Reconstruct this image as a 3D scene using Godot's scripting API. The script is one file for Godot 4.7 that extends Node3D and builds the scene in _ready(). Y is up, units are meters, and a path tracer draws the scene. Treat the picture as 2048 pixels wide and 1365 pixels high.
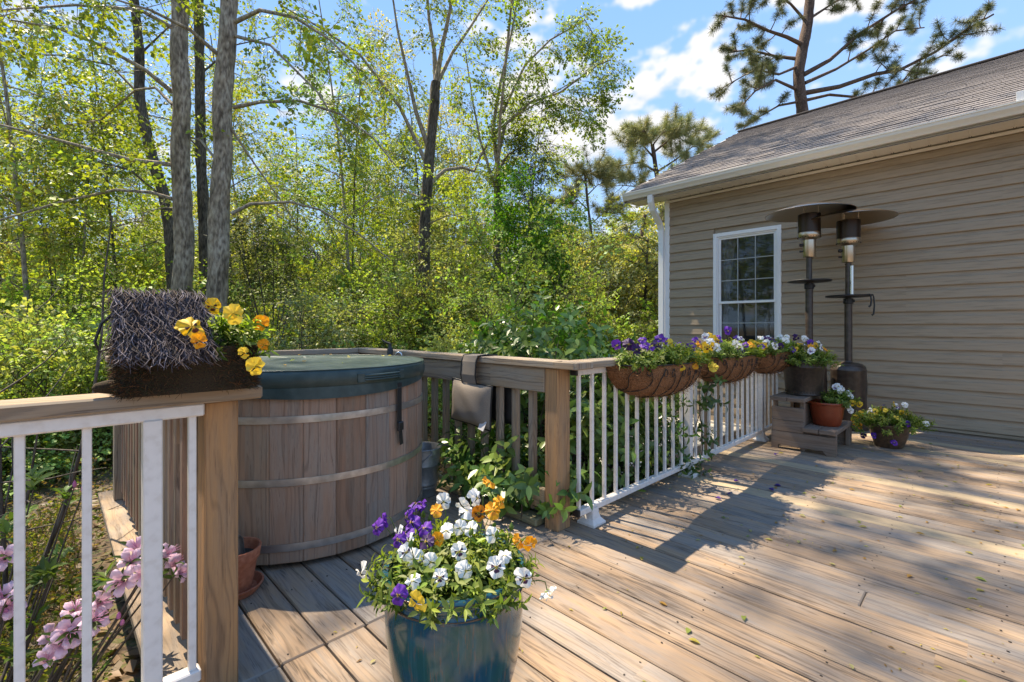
extends Node3D
# A wooden deck with a round cedar tub, white metal railings and pots of pansies beside a tan house, spring woods behind.
# World: deck top is y = 0; -Z runs towards the house wall, -X out towards the woods.

class MB:
	var v := PackedVector3Array()
	var n := PackedVector3Array()
	var t := PackedVector2Array()
	var c := PackedColorArray()
	var ix := PackedInt32Array()
	var col := Color(1, 1, 1)
	var xf := Transform3D.IDENTITY
	func put(p: Vector3, nn: Vector3, uv: Vector2) -> int:
		v.append(xf * p); n.append((xf.basis * nn).normalized()); t.append(uv); c.append(col)
		return v.size() - 1
	# corners counter-clockwise seen from outside; turned round when they face away from `out`
	func quad(a: Vector3, b: Vector3, cc: Vector3, d: Vector3, out := Vector3.ZERO, ua := Vector2.ZERO, ub := Vector2(1, 0), uc := Vector2(1, 1), ud := Vector2(0, 1)) -> void:
		var nn := (b - a).cross(cc - a)
		if nn.length_squared() < 1e-16: nn = (cc - a).cross(d - a)
		nn = nn.normalized()
		var flip := out != Vector3.ZERO and nn.dot(out) < 0.0
		if flip: nn = -nn
		var k := put(a, nn, ua); put(b, nn, ub); put(cc, nn, uc); put(d, nn, ud)
		if flip: ix.append_array([k, k + 1, k + 2, k, k + 2, k + 3])
		else: ix.append_array([k, k + 2, k + 1, k, k + 3, k + 2])
	func tri(a: Vector3, b: Vector3, cc: Vector3, out := Vector3.ZERO, ua := Vector2.ZERO, ub := Vector2(1, 0), uc := Vector2(1, 1)) -> void:
		var nn := (b - a).cross(cc - a).normalized()
		var flip := out != Vector3.ZERO and nn.dot(out) < 0.0
		if flip: nn = -nn
		var k := put(a, nn, ua); put(b, nn, ub); put(cc, nn, uc)
		if flip: ix.append_array([k, k + 1, k + 2])
		else: ix.append_array([k, k + 2, k + 1])
	# chamfered box; u runs along the longest side in metres
	func box(ctr: Vector3, size: Vector3, bev := 0.003, uvo := Vector2.ZERO) -> void:
		var h := size * 0.5
		var b: float = min(bev, min(h.x, min(h.y, h.z)) * 0.9)
		var la := 0
		if h.y > h[la]: la = 1
		if h.z > h[la]: la = 2
		var o1 := (la + 1) % 3
		var o2 := (la + 2) % 3
		var P := []
		for s in 8:
			var sg := Vector3(1 if s & 1 else -1, 1 if s & 2 else -1, 1 if s & 4 else -1)
			var row := []
			for ax in 3:
				var q := sg * (h - Vector3(b, b, b))
				q[ax] = sg[ax] * h[ax]
				row.append(q)
			P.append(row)
		for ax in 3:
			var a1 := (ax + 1) % 3
			var a2 := (ax + 2) % 3
			for sgn in [0, 1]:
				var ids := []
				for k in [[0, 0], [1, 0], [1, 1], [0, 1]]:
					ids.append((sgn << ax) | (k[0] << a1) | (k[1] << a2))
				var uv := []   # texture coordinates only: grain along the board
				for id in ids:
					var q: Vector3 = P[id][ax]
					if ax == la: uv.append(Vector2(q[o1], q[o2]) + uvo)
					else: uv.append(Vector2(q[la], q[3 - ax - la]) + uvo)
				var out := Vector3.ZERO
				out[ax] = 1.0 if sgn else -1.0
				quad(ctr + P[ids[0]][ax], ctr + P[ids[1]][ax], ctr + P[ids[2]][ax], ctr + P[ids[3]][ax], out, uv[0], uv[1], uv[2], uv[3])
		if b > 0.0:
			for ax in 3:
				var a1 := (ax + 1) % 3
				var a2 := (ax + 2) % 3
				for k in 4:
					var base := ((k & 1) << a1) | ((k >> 1) << a2)
					var e0: Array = P[base]
					var e1: Array = P[base | (1 << ax)]
					var out: Vector3 = e0[a1] + e0[a2]
					out[ax] = 0.0
					var u0: Vector2 = Vector2(e0[a1][la], 0.07) + uvo
					var u1: Vector2 = Vector2(e1[a1][la], 0.07) + uvo
					quad(ctr + e0[a1], ctr + e1[a1], ctr + e1[a2], ctr + e0[a2], out, u0, u1, u1 + Vector2(0, 0.004), u0 + Vector2(0, 0.004))
			for s in 8:
				tri(ctr + P[s][0], ctr + P[s][1], ctr + P[s][2], P[s][0], uvo, uvo, uvo)
	# tube through points with a radius at each; u along, v round
	func tube(pts: Array, rad: Array, sides := 8, cap := true, uvs := Vector2(1, 1)) -> void:
		var m := pts.size()
		var prev := Vector3.ZERO
		var start := v.size()
		var along := 0.0
		for k in m:
			var d: Vector3 = (pts[min(k + 1, m - 1)] - pts[max(k - 1, 0)]).normalized()
			if prev == Vector3.ZERO:
				prev = d.cross(Vector3.UP if abs(d.y) < 0.9 else Vector3.RIGHT).normalized()
			prev = (prev - d * prev.dot(d)).normalized()
			var w := d.cross(prev)
			if k > 0: along += (pts[k] - pts[k - 1]).length()
			for s in sides + 1:
				var a := TAU * s / sides
				var nn := prev * cos(a) + w * sin(a)
				put(pts[k] + nn * rad[k], nn, Vector2(along * uvs.x, float(s) / sides * uvs.y))
		for k in m - 1:
			for s in sides:
				var a := start + k * (sides + 1) + s
				var b := a + sides + 1
				ix.append_array([a, b, b + 1, a, b + 1, a + 1])
		if cap:
			for e in [0, m - 1]:
				var d: Vector3 = (pts[0] - pts[1]).normalized() if e == 0 else (pts[m - 1] - pts[m - 2]).normalized()
				var k0 := put(pts[e], d, Vector2(0.5, 0.5))
				var ring := []
				for s in sides + 1:
					ring.append(put((xf.affine_inverse() * v[start + e * (sides + 1) + s]), d, Vector2(0.5, 0.5)))
				for s in sides:
					if e == 0: ix.append_array([k0, ring[s], ring[s + 1]])
					else: ix.append_array([k0, ring[s + 1], ring[s]])
	# profile of (radius, y); travelling upwards faces outwards
	func lathe(prof: Array, seg := 32, ctr := Vector3.ZERO, squash := Vector2(1, 1), a0 := 0.0, a1 := TAU, uvs := Vector2(1, 1)) -> void:
		var m := prof.size()
		var along := 0.0
		var nrm := []
		for k in m - 1:
			var d: Vector2 = prof[k + 1] - prof[k]
			nrm.append(Vector2(d.y, -d.x).normalized())
		for k in m - 1:
			var na: Vector2 = nrm[k]
			var nb: Vector2 = nrm[k]
			if k > 0 and nrm[k - 1].dot(nrm[k]) > 0.7: na = (nrm[k - 1] + nrm[k]).normalized()
			if k < m - 2 and nrm[k + 1].dot(nrm[k]) > 0.7: nb = (nrm[k + 1] + nrm[k]).normalized()
			var l: float = (prof[k + 1] - prof[k]).length()
			var st := v.size()
			for s in seg + 1:
				var a := a0 + (a1 - a0) * s / seg
				var e := Vector3(cos(a) * squash.x, 0, sin(a) * squash.y)
				var ne := Vector3(cos(a) / squash.x, 0, sin(a) / squash.y).normalized()
				put(ctr + e * prof[k].x + Vector3(0, prof[k].y, 0), ne * na.x + Vector3(0, na.y, 0), Vector2(float(s) / seg * uvs.x, along * uvs.y))
				put(ctr + e * prof[k + 1].x + Vector3(0, prof[k + 1].y, 0), ne * nb.x + Vector3(0, nb.y, 0), Vector2(float(s) / seg * uvs.x, (along + l) * uvs.y))
			along += l
			for s in seg:
				var a := st + s * 2
				ix.append_array([a, a + 2, a + 1, a + 1, a + 2, a + 3])
	# a folded leaf: base, two sides, tip; bigger ones get a mid pair as well
	func leaf(p: Vector3, d: Vector3, up: Vector3, l: float, w: float, fold := 0.15, bend := 0.15, fine := false) -> void:
		var s := d.cross(up).normalized()
		var u := s.cross(d).normalized()
		if not fine:
			var b0 := put(p, u, Vector2(0, 0.5))
			put(p + d * l * 0.45 + s * w * 0.5 + u * w * fold, u - s * fold, Vector2(0.45, 1))
			put(p + d * l - u * l * bend, u, Vector2(1, 0.5))
			put(p + d * l * 0.45 - s * w * 0.5 + u * w * fold, u + s * fold, Vector2(0.45, 0))
			ix.append_array([b0, b0 + 2, b0 + 1, b0, b0 + 3, b0 + 2])
			return
		var rows := []
		for k in [[0.0, 0.12, 0.0], [0.25, 0.85, 0.03], [0.5, 1.0, 0.0], [0.78, 0.62, -0.4], [1.0, 0.05, -1.0]]:
			var mid: Vector3 = p + d * l * k[0] + u * l * bend * k[2]
			var hw: float = w * 0.5 * k[1]
			rows.append([put(mid + s * hw + u * hw * fold * 2.0, u - s * fold, Vector2(k[0], 1)), put(mid, u, Vector2(k[0], 0.5)), put(mid - s * hw + u * hw * fold * 2.0, u + s * fold, Vector2(k[0], 0))])
		for k in 4:
			for j in 2:
				var a: int = rows[k][j]
				var b: int = rows[k][j + 1]
				var e: int = rows[k + 1][j]
				var f: int = rows[k + 1][j + 1]
				ix.append_array([a, b, e, b, f, e])
	func done() -> ArrayMesh:
		var arr := []
		arr.resize(Mesh.ARRAY_MAX)
		arr[Mesh.ARRAY_VERTEX] = v; arr[Mesh.ARRAY_NORMAL] = n; arr[Mesh.ARRAY_TEX_UV] = t; arr[Mesh.ARRAY_COLOR] = c; arr[Mesh.ARRAY_INDEX] = ix
		var m := ArrayMesh.new()
		m.add_surface_from_arrays(Mesh.PRIMITIVE_TRIANGLES, arr)
		return m

var M := {}
var taken := {}
var rng := RandomNumberGenerator.new()

func rf(a: float, b: float) -> float:
	return rng.randf_range(a, b)
func rdir() -> Vector3:
	var z := rf(-1, 1)
	var a := rf(0, TAU)
	var r := sqrt(1.0 - z * z)
	return Vector3(r * cos(a), z, r * sin(a))
func numbered(s: String) -> String:
	var k: int = taken.get(s, 0)
	taken[s] = k + 1
	return s if k == 0 else "%s_%03d" % [s, k]
func thing(called: String, label: String, category: String, at := Vector3.ZERO, group := "") -> Node3D:
	var o := Node3D.new()
	o.name = numbered(called)
	add_child(o)
	o.position = at
	tag(o, label, category, group)
	return o
func tag(o: Node, label: String, category := "", group := "") -> void:
	o.set_meta("label", label)
	if category: o.set_meta("category", category)
	if group: o.set_meta("group", group)
func part(parent: Node, called: String, mesh: Mesh, mat: Material, at := Transform3D.IDENTITY) -> MeshInstance3D:
	var o := MeshInstance3D.new()
	o.name = called
	o.mesh = mesh
	o.material_override = mat
	o.transform = at
	parent.add_child(o, true)
	return o
func sthing(called: String, mesh: Mesh, mat: Material) -> MeshInstance3D:
	var o := part(self, numbered(called), mesh, mat)
	o.set_meta("kind", "structure")
	return o
func many(parent: Node, called: String, mesh: Mesh, mat: Material, xs: Array, cs: Array) -> MultiMeshInstance3D:
	var mm := MultiMesh.new()
	mm.transform_format = MultiMesh.TRANSFORM_3D
	mm.use_colors = true
	mm.mesh = mesh
	mm.instance_count = xs.size()
	for k in xs.size():
		mm.set_instance_transform(k, xs[k])
		mm.set_instance_color(k, cs[k])
	var o := MultiMeshInstance3D.new()
	o.name = called
	o.multimesh = mm
	o.material_override = mat
	o.set_meta("kind", "stuff")
	parent.add_child(o, true)
	return o
func bxm(size: Vector3, bev := 0.003, uvo := Vector2.ZERO, tint := Color(1, 1, 1)) -> ArrayMesh:
	var m := MB.new()
	m.col = tint
	m.box(Vector3.ZERO, size, bev, uvo)
	return m.done()
func at(x: float, y: float, z: float) -> Transform3D:
	return Transform3D(Basis.IDENTITY, Vector3(x, y, z))
func ruv() -> Vector2:
	return Vector2(rf(0, 7), rf(0, 7))
func gray(k: float) -> Color:
	return Color(k, k, k)
func jit(c: Color, a: float, hue := 0.0) -> Color:
	var k := 1.0 + rf(-a, a)
	var q := rf(-hue, hue)
	return Color(c.r * k * (1.0 + q), c.g * k, c.b * k * (1.0 - q))

# ---------------------------------------------------------------- materials
func sm(c: Color, rough := 0.8, metal := 0.0, vcol := false) -> StandardMaterial3D:
	var m := StandardMaterial3D.new()
	m.albedo_color = c.linear_to_srgb()
	m.roughness = rough
	m.metallic = metal
	m.vertex_color_use_as_albedo = vcol
	m.cull_mode = BaseMaterial3D.CULL_DISABLED
	return m
func fn(seed_: int, freq: float, oct := 4, type := FastNoiseLite.TYPE_SIMPLEX_SMOOTH) -> FastNoiseLite:
	var f := FastNoiseLite.new()
	f.seed = seed_
	f.frequency = freq
	f.noise_type = type
	f.fractal_octaves = oct
	return f
func tex_from(bytes: PackedByteArray, w: int, h: int) -> ImageTexture:
	return ImageTexture.create_from_image(Image.create_from_data(w, h, false, Image.FORMAT_RGB8, bytes))
# wood: (clean, grey weathered, dark streak) linear colours; returns colour and relief textures. One tile spans 2.4 m x 0.28 m.
func wood(seed_: int, clean: Color, grey: Color, dark: Color, weather: float, streak: float, blot := 0.0) -> StandardMaterial3D:
	var W := 1024
	var H := 192
	var a := fn(seed_, 1.0, 3)
	var b := fn(seed_ + 1, 1.0, 2)
	var d := fn(seed_ + 2, 1.0, 3)
	var by := PackedByteArray()
	by.resize(W * H * 3)
	var hb := PackedByteArray()
	hb.resize(W * H * 3)
	for y in H:
		var fy := 0.28 * y / H
		for x in W:
			var fx := 2.4 * x / W
			var warp := a.get_noise_2d(fx * 0.8, fy * 6.0) * 0.05
			var ring := b.get_noise_2d(fx * 0.4, (fy + warp) * 60.0)
			var fine := d.get_noise_2d(fx * 6.0, (fy + warp * 0.2) * 330.0)
			var pat := a.get_noise_2d(fx * 1.9 + 40.0, fy * 10.0 + 9.0) + 0.45 * d.get_noise_2d(fx * 5.0, fy * 60.0 + 70.0)
			var wk := clampf(0.5 + weather + pat * 0.95, 0.0, 1.0)
			var cc := clean.lerp(grey, wk)
			var sk := clampf(ring * 1.5 + fine * 0.55 - 0.05, 0.0, 1.0)
			var crack := clampf((fine - 0.36) * 4.0, 0.0, 1.0) * clampf(0.6 + pat * 1.5, 0.0, 1.0)
			cc = cc.lerp(dark, clampf(sk * streak + crack * 0.55, 0.0, 0.95))
			if blot > 0.0:
				var bl := clampf((a.get_noise_2d(fx * 3.0 + 90.0, fy * 26.0) - 0.22) * 4.0, 0.0, 1.0) * clampf(0.65 + fine * 1.6, 0.0, 1.0)
				cc = cc.lerp(dark * 0.8, bl * blot)
			var lum := 1.0 + fine * 0.16
			var k := (y * W + x) * 3
			by[k] = int(clampf(pow(cc.r * lum, 0.4545), 0, 1) * 255)
			by[k + 1] = int(clampf(pow(cc.g * lum, 0.4545), 0, 1) * 255)
			by[k + 2] = int(clampf(pow(cc.b * lum, 0.4545), 0, 1) * 255)
			var hh := int(clampf(0.6 - sk * 0.35 - crack * 0.35 + fine * 0.1, 0, 1) * 255)
			hb[k] = hh; hb[k + 1] = hh; hb[k + 2] = hh
	var m := sm(Color(1, 1, 1), 0.85, 0.0, true)
	m.albedo_texture = tex_from(by, W, H)
	m.heightmap_enabled = true
	m.heightmap_texture = tex_from(hb, W, H)
	m.heightmap_scale = 0.12
	m.uv1_scale = Vector3(1.0 / 2.4, 1.0 / 0.28, 1)
	return m
# blotchy noise texture between colours, for triplanar use
func blotch(seed_: int, cols: Array, freq: float, oct: int, size := 256) -> NoiseTexture2D:
	var t := NoiseTexture2D.new()
	t.width = size
	t.height = size
	t.seamless = true
	t.noise = fn(seed_, freq, oct)
	var g := Gradient.new()
	var offs := PackedFloat32Array()
	var cs := PackedColorArray()
	for k in cols.size():
		offs.append(0.18 + 0.64 * k / max(1, cols.size() - 1))
		cs.append(cols[k].linear_to_srgb())
	g.offsets = offs
	g.colors = cs
	t.color_ramp = g
	return t
func tri_mat(tex: Texture2D, scale: float, rough := 0.9, bump := 0.0, bump_tex: Texture2D = null) -> StandardMaterial3D:
	var m := sm(Color(1, 1, 1), rough, 0.0, true)
	m.albedo_texture = tex
	m.uv1_triplanar = true
	m.uv1_scale = Vector3.ONE * scale
	if bump > 0.0:
		m.heightmap_enabled = true
		m.heightmap_texture = bump_tex if bump_tex else tex
		m.heightmap_scale = bump
	return m
func leafy(c: Color, back: Color, rough := 0.55) -> StandardMaterial3D:
	var m := sm(c, rough, 0.0, true)
	m.backlight_enabled = true
	m.backlight = back
	return m
func make_materials() -> void:
	M.deck = wood(11, Color(0.35, 0.248, 0.158), Color(0.275, 0.228, 0.19), Color(0.09, 0.06, 0.04), -0.06, 0.46, 0.65)
	M.deck_grey = wood(12, Color(0.33, 0.245, 0.168), Color(0.275, 0.238, 0.205), Color(0.085, 0.06, 0.045), 0.12, 0.44, 0.45)
	M.deck_brown = wood(13, Color(0.33, 0.224, 0.136), Color(0.245, 0.198, 0.158), Color(0.07, 0.046, 0.03), -0.12, 0.56, 0.85)
	M.pale = wood(15, Color(0.45, 0.345, 0.215), Color(0.38, 0.30, 0.20), Color(0.22, 0.16, 0.10), -0.2, 0.3, 0.3)
	M.rail = wood(21, Color(0.34, 0.24, 0.145), Color(0.325, 0.27, 0.205), Color(0.085, 0.06, 0.042), 0.1, 0.7)
	M.post = wood(25, Color(0.42, 0.235, 0.10), Color(0.33, 0.21, 0.115), Color(0.13, 0.07, 0.035), -0.2, 0.6, 0.35)
	M.cedar = wood(31, Color(0.36, 0.22, 0.142), Color(0.325, 0.245, 0.185), Color(0.10, 0.06, 0.042), -0.08, 0.5, 0.2)
	M.step = wood(35, Color(0.215, 0.14, 0.09), Color(0.225, 0.17, 0.13), Color(0.08, 0.055, 0.04), 0.1, 0.5)
	M.white = tri_mat(blotch(70, [Color(0.68, 0.625, 0.57), Color(0.73, 0.68, 0.63), Color(0.755, 0.705, 0.655), Color(0.765, 0.715, 0.665)], 0.03, 5), 3.0, 0.38)
	M.trim = sm(Color(0.76, 0.76, 0.75), 0.45)
	M.muntin = sm(Color(0.34, 0.36, 0.36), 0.5)
	M.gutter = sm(Color(0.68, 0.65, 0.58), 0.4)
	M.soffit = sm(Color(0.70, 0.655, 0.59), 0.6)
	M.black = sm(Color(0.012, 0.012, 0.013), 0.5)
	M.iron = sm(Color(0.02, 0.015, 0.012), 0.55)
	M.chrome = sm(Color(0.62, 0.60, 0.57), 0.25, 1.0)
	M.steel = sm(Color(0.52, 0.44, 0.35), 0.28, 1.0)
	M.alu = tri_mat(blotch(69, [Color(0.34, 0.32, 0.30), Color(0.42, 0.40, 0.38), Color(0.50, 0.485, 0.465)], 0.02, 4), 3.0, 0.34)
	M.alu.metallic = 0.75
	M.bronze = tri_mat(blotch(71, [Color(0.032, 0.021, 0.015), Color(0.05, 0.034, 0.025), Color(0.065, 0.048, 0.036)], 0.02, 3), 3.0, 0.36)
	M.galv = tri_mat(blotch(72, [Color(0.25, 0.26, 0.27), Color(0.28, 0.29, 0.30), Color(0.32, 0.33, 0.34)], 0.03, 3), 6.0, 0.45)
	M.galv.metallic = 0.55
	# vinyl siding with its embossed grain
	var gr := blotch(73, [Color(0.55, 0.55, 0.55), Color(0.8, 0.8, 0.8), Color(1, 1, 1)], 0.03, 3)
	M.siding = sm(Color(0.325, 0.252, 0.17), 0.5, 0.0, true)
	M.siding.albedo_texture = blotch(68, [Color(0.78, 0.77, 0.75), Color(0.95, 0.95, 0.95), Color(1, 1, 1), Color(1, 1, 1)], 0.02, 5)
	M.siding.heightmap_enabled = true
	M.siding.heightmap_texture = gr
	M.siding.heightmap_scale = 0.03
	M.siding.uv1_scale = Vector3(0.45, 6, 1)
	M.shingle = tri_mat(blotch(74, [Color(0.09, 0.08, 0.079), Color(0.175, 0.158, 0.153), Color(0.235, 0.213, 0.205), Color(0.33, 0.30, 0.29)], 0.11, 4), 2.2, 0.95, 0.25)
	M.vinyl = tri_mat(blotch(75, [Color(0.016, 0.034, 0.033), Color(0.026, 0.05, 0.048), Color(0.045, 0.068, 0.064)], 0.02, 4), 2.5, 0.4, 0.05)
	M.vinyl_top = M.vinyl
	M.clay = tri_mat(blotch(77, [Color(0.30, 0.095, 0.045), Color(0.38, 0.125, 0.06), Color(0.44, 0.17, 0.09)], 0.03, 4), 5.0, 0.8)
	M.red = tri_mat(blotch(78, [Color(0.19, 0.032, 0.009), Color(0.23, 0.042, 0.012)], 0.02, 3), 4.0, 0.38)
	M.dark_pot = tri_mat(blotch(79, [Color(0.018, 0.013, 0.01), Color(0.032, 0.023, 0.017), Color(0.055, 0.038, 0.026)], 0.03, 4), 4.0, 0.42, 0.06)
	M.brown_pot = tri_mat(blotch(80, [Color(0.05, 0.03, 0.018), Color(0.10, 0.058, 0.032), Color(0.16, 0.095, 0.05)], 0.025, 4), 4.0, 0.35)
	# blue glaze that ran down the pot while it was fired
	var W := 512
	var H := 256
	var f1 := fn(81, 1.0, 4)
	var by := PackedByteArray()
	by.resize(W * H * 3)
	for y in H:
		var fv := float(y) / H
		for x in W:
			var an := TAU * x / W
			var run := f1.get_noise_3d(cos(an) * 9.0, sin(an) * 9.0, fv * 0.9)
			var fine := f1.get_noise_3d(cos(an) * 40.0, sin(an) * 40.0, fv * 5.0)
			var pat := f1.get_noise_3d(cos(an) * 1.3 + 7.0, sin(an) * 1.3, fv * 2.4)
			var cc := Color(0.004, 0.052, 0.105).lerp(Color(0.009, 0.072, 0.07), clampf(0.5 + pat * 1.6, 0, 1))
			cc = cc.lerp(Color(0.03, 0.12, 0.155), clampf(run * 1.1 + fine * 0.5, 0, 1))
			cc = cc.lerp(Color(0.13, 0.07, 0.04), clampf((fine + run * 0.6 - 0.34) * 3.0, 0, 0.75))
			var k := (y * W + x) * 3
			by[k] = int(pow(cc.r, 0.4545) * 255); by[k + 1] = int(pow(cc.g, 0.4545) * 255); by[k + 2] = int(pow(cc.b, 0.4545) * 255)
	M.glaze = sm(Color(1, 1, 1), 0.16, 0.0, true)
	M.glaze.albedo_texture = tex_from(by, W, H)
	M.glaze.clearcoat_enabled = true
	M.glaze.clearcoat = 0.25
	M.glaze.clearcoat_roughness = 0.1
	M.soil = tri_mat(blotch(82, [Color(0.012, 0.009, 0.007), Color(0.035, 0.025, 0.018), Color(0.06, 0.045, 0.03)], 0.08, 4), 8.0, 1.0, 0.6)
	M.coco = tri_mat(blotch(83, [Color(0.085, 0.035, 0.014), Color(0.20, 0.09, 0.035), Color(0.27, 0.13, 0.055), Color(0.36, 0.19, 0.09)], 0.09, 5), 5.0, 1.0, 0.7)
	M.fibre = sm(Color(1, 1, 1), 0.9, 0.0, true)
	M.moss = tri_mat(blotch(84, [Color(0.012, 0.008, 0.005), Color(0.04, 0.022, 0.01), Color(0.03, 0.03, 0.01)], 0.08, 5), 9.0, 1.0, 0.8)
	M.cloth = tri_mat(blotch(85, [Color(0.14, 0.115, 0.09), Color(0.23, 0.19, 0.15), Color(0.32, 0.27, 0.215)], 0.06, 2), 14.0, 0.95, 0.15)
	M.tagcloth = sm(Color(0.55, 0.54, 0.53), 0.9)
	M.bark_pale = tri_mat(blotch(86, [Color(0.12, 0.093, 0.07), Color(0.25, 0.203, 0.155), Color(0.37, 0.31, 0.24), Color(0.50, 0.44, 0.355)], 0.018, 6, 512), 1.6, 0.95, 2.0)
	M.bark_pale.uv1_scale = Vector3(2.0, 0.55, 2.0)
	M.bark_dark = tri_mat(blotch(87, [Color(0.035, 0.028, 0.022), Color(0.10, 0.082, 0.064), Color(0.17, 0.142, 0.112)], 0.022, 6, 512), 1.6, 0.95, 2.5)
	M.bark_dark.uv1_scale = Vector3(2.4, 0.5, 2.4)
	M.bark_pine = tri_mat(blotch(88, [Color(0.04, 0.028, 0.022), Color(0.13, 0.085, 0.062), Color(0.21, 0.15, 0.115)], 0.05, 4), 1.4, 0.95, 3.0)
	M.twig = sm(Color(0.085, 0.068, 0.052), 0.95)
	M.leaf = leafy(Color(1, 1, 1), Color(1.0, 1.0, 0.6), 0.5)
	M.leaf_waxy = leafy(Color(1, 1, 1), Color(0.6, 0.8, 0.3), 0.3)
	M.needle = leafy(Color(1, 1, 1), Color(0.3, 0.35, 0.2), 0.6)
	M.petal = leafy(Color(1, 1, 1), Color(0.7, 0.7, 0.7), 0.6)
	M.ground = tri_mat(blotch(89, [Color(0.03, 0.022, 0.014), Color(0.085, 0.058, 0.034), Color(0.14, 0.092, 0.055), Color(0.075, 0.09, 0.026), Color(0.16, 0.11, 0.066)], 0.035, 5, 512), 0.5, 1.0, 3.0)
	M.ground.uv1_world_triplanar = true
	M.concrete = tri_mat(blotch(90, [Color(0.36, 0.33, 0.28), Color(0.44, 0.41, 0.35), Color(0.50, 0.47, 0.41)], 0.03, 4), 1.2, 0.9)
	M.glass = sm(Color(0.02, 0.025, 0.028), 0.03)
	M.glass.transparency = BaseMaterial3D.TRANSPARENCY_ALPHA
	M.glass.albedo_color.a = 0.28
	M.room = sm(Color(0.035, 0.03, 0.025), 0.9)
	M.curtain = leafy(Color(0.30, 0.29, 0.27), Color(0.3, 0.3, 0.3), 0.9)
	M.hole = sm(Color(0.02, 0.015, 0.012), 1.0)

# ---------------------------------------------------------------- camera, sky, sun
func set_view() -> void:
	var cam := Camera3D.new()
	cam.name = "camera"
	cam.projection = Camera3D.PROJECTION_FRUSTUM
	cam.near = 0.05
	cam.far = 600.0
	cam.size = 0.05 * 1365.0 / 940.0
	cam.frustum_offset = Vector2(0, -26.5 / 940.0 * 0.05)
	cam.position = Vector3(0, 1.08, 0)
	cam.rotation.y = deg_to_rad(45.63)
	add_child(cam)
	cam.current = true
	var env := Environment.new()
	env.background_mode = Environment.BG_SKY
	env.tonemap_mode = Environment.TONE_MAPPER_LINEAR
	env.tonemap_exposure = 2.75
	env.background_energy_multiplier = 1.0
	env.sdfgi_enabled = true
	env.ssao_enabled = true
	env.ssil_enabled = true
	var sky := Sky.new()
	var pano := PanoramaSkyMaterial.new()
	pano.panorama = sky_picture()
	sky.sky_material = pano
	env.sky = sky
	var we := WorldEnvironment.new()
	we.name = "environment"
	we.environment = env
	add_child(we)
	var sun := DirectionalLight3D.new()
	sun.name = "sun"
	sun.light_energy = 1.4
	sun.light_color = Color(1.0, 0.935, 0.83)
	sun.light_angular_distance = 0.55
	sun.shadow_enabled = true
	add_child(sun)
	sun.look_at_from_position(Vector3.ZERO, Vector3(0.47, -0.885, -0.08), Vector3.UP)

# fair-weather sky: blue, paler towards the horizon, with heaped clouds
func sky_picture() -> ImageTexture:
	var W := 2048
	var H := 1024
	var im := Image.create(W, H, false, Image.FORMAT_RGBF)
	var a := fn(5, 1.0, 5)
	var b := fn(6, 1.0, 4)
	# heaps of cloud: [towards, half width, half height, weight]
	var heaps := []
	for q in [[1190, 285, 0.16, 0.05, 0.5], [1300, 180, 0.09, 0.04, 0.4], [1420, 260, 0.08, 0.05, 0.35], [1200, 5, 0.15, 0.04, 0.4], [1010, 190, 0.07, 0.04, 0.3]]:
		var w := (pix(q[0], q[1], 1.0) - Vector3(0, 1.08, 0)).normalized()
		heaps.append([atan2(w.x, -w.z), asin(w.y), q[2], q[3], q[4]])
	for y in H:
		var th := PI * (y + 0.5) / H
		var sy := cos(th)
		var sr := sin(th)
		if sy < -0.02:
			im.fill_rect(Rect2i(0, y, W, H - y), Color(0.20, 0.19, 0.15))
			break
		var e := maxf(sy, 0.0)
		var el := PI / 2 - th
		var base := Color(0.275, 0.385, 0.51).lerp(Color(0.066, 0.168, 0.39), pow(e, 0.62))
		for x in W:
			var ph := (float(x) + 0.5) / W * TAU
			if ph > PI: ph -= TAU
			var d := Vector3(sin(ph) * sr, sy, -cos(ph) * sr)
			var q := Vector2(d.x, d.z) / (e + 0.22)
			var n := a.get_noise_2d(q.x * 1.3 + 3.1, q.y * 1.3 - 1.7) - 0.05
			var lit := 0.0
			for hp in heaps:
				var da: float = absf(ph - hp[0])
				var de: float = el - hp[1]
				if da < hp[2] * 2.5 and absf(de) < hp[3] * 2.6:
					# flat underneath, billowing on top
					var g: float = hp[4] * exp(-pow(da / hp[2], 2.0) - pow(de / (hp[3] * (1.0 if de > 0.0 else 0.6)), 2.0))
					n += g
					lit += g * clampf(-de / hp[3] + 0.3, 0.0, 1.0)
			var bil := b.get_noise_2d(ph * 7.0 + 3.0, el * 13.0) * 0.55 + a.get_noise_2d(ph * 22.0, el * 36.0) * 0.3
			var k := clampf((n + bil * 0.75 - 0.20) * 3.4, 0.0, 1.0)
			k = k * k * (3.0 - 2.0 * k)
			var cl := Color(0.40, 0.392, 0.388).lerp(Color(0.235, 0.265, 0.31), clampf(lit * 1.3 - bil * 0.5, 0.0, 0.8))
			im.set_pixel(x, y, base.lerp(cl, k * 0.96))
	return ImageTexture.create_from_image(im)
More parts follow.
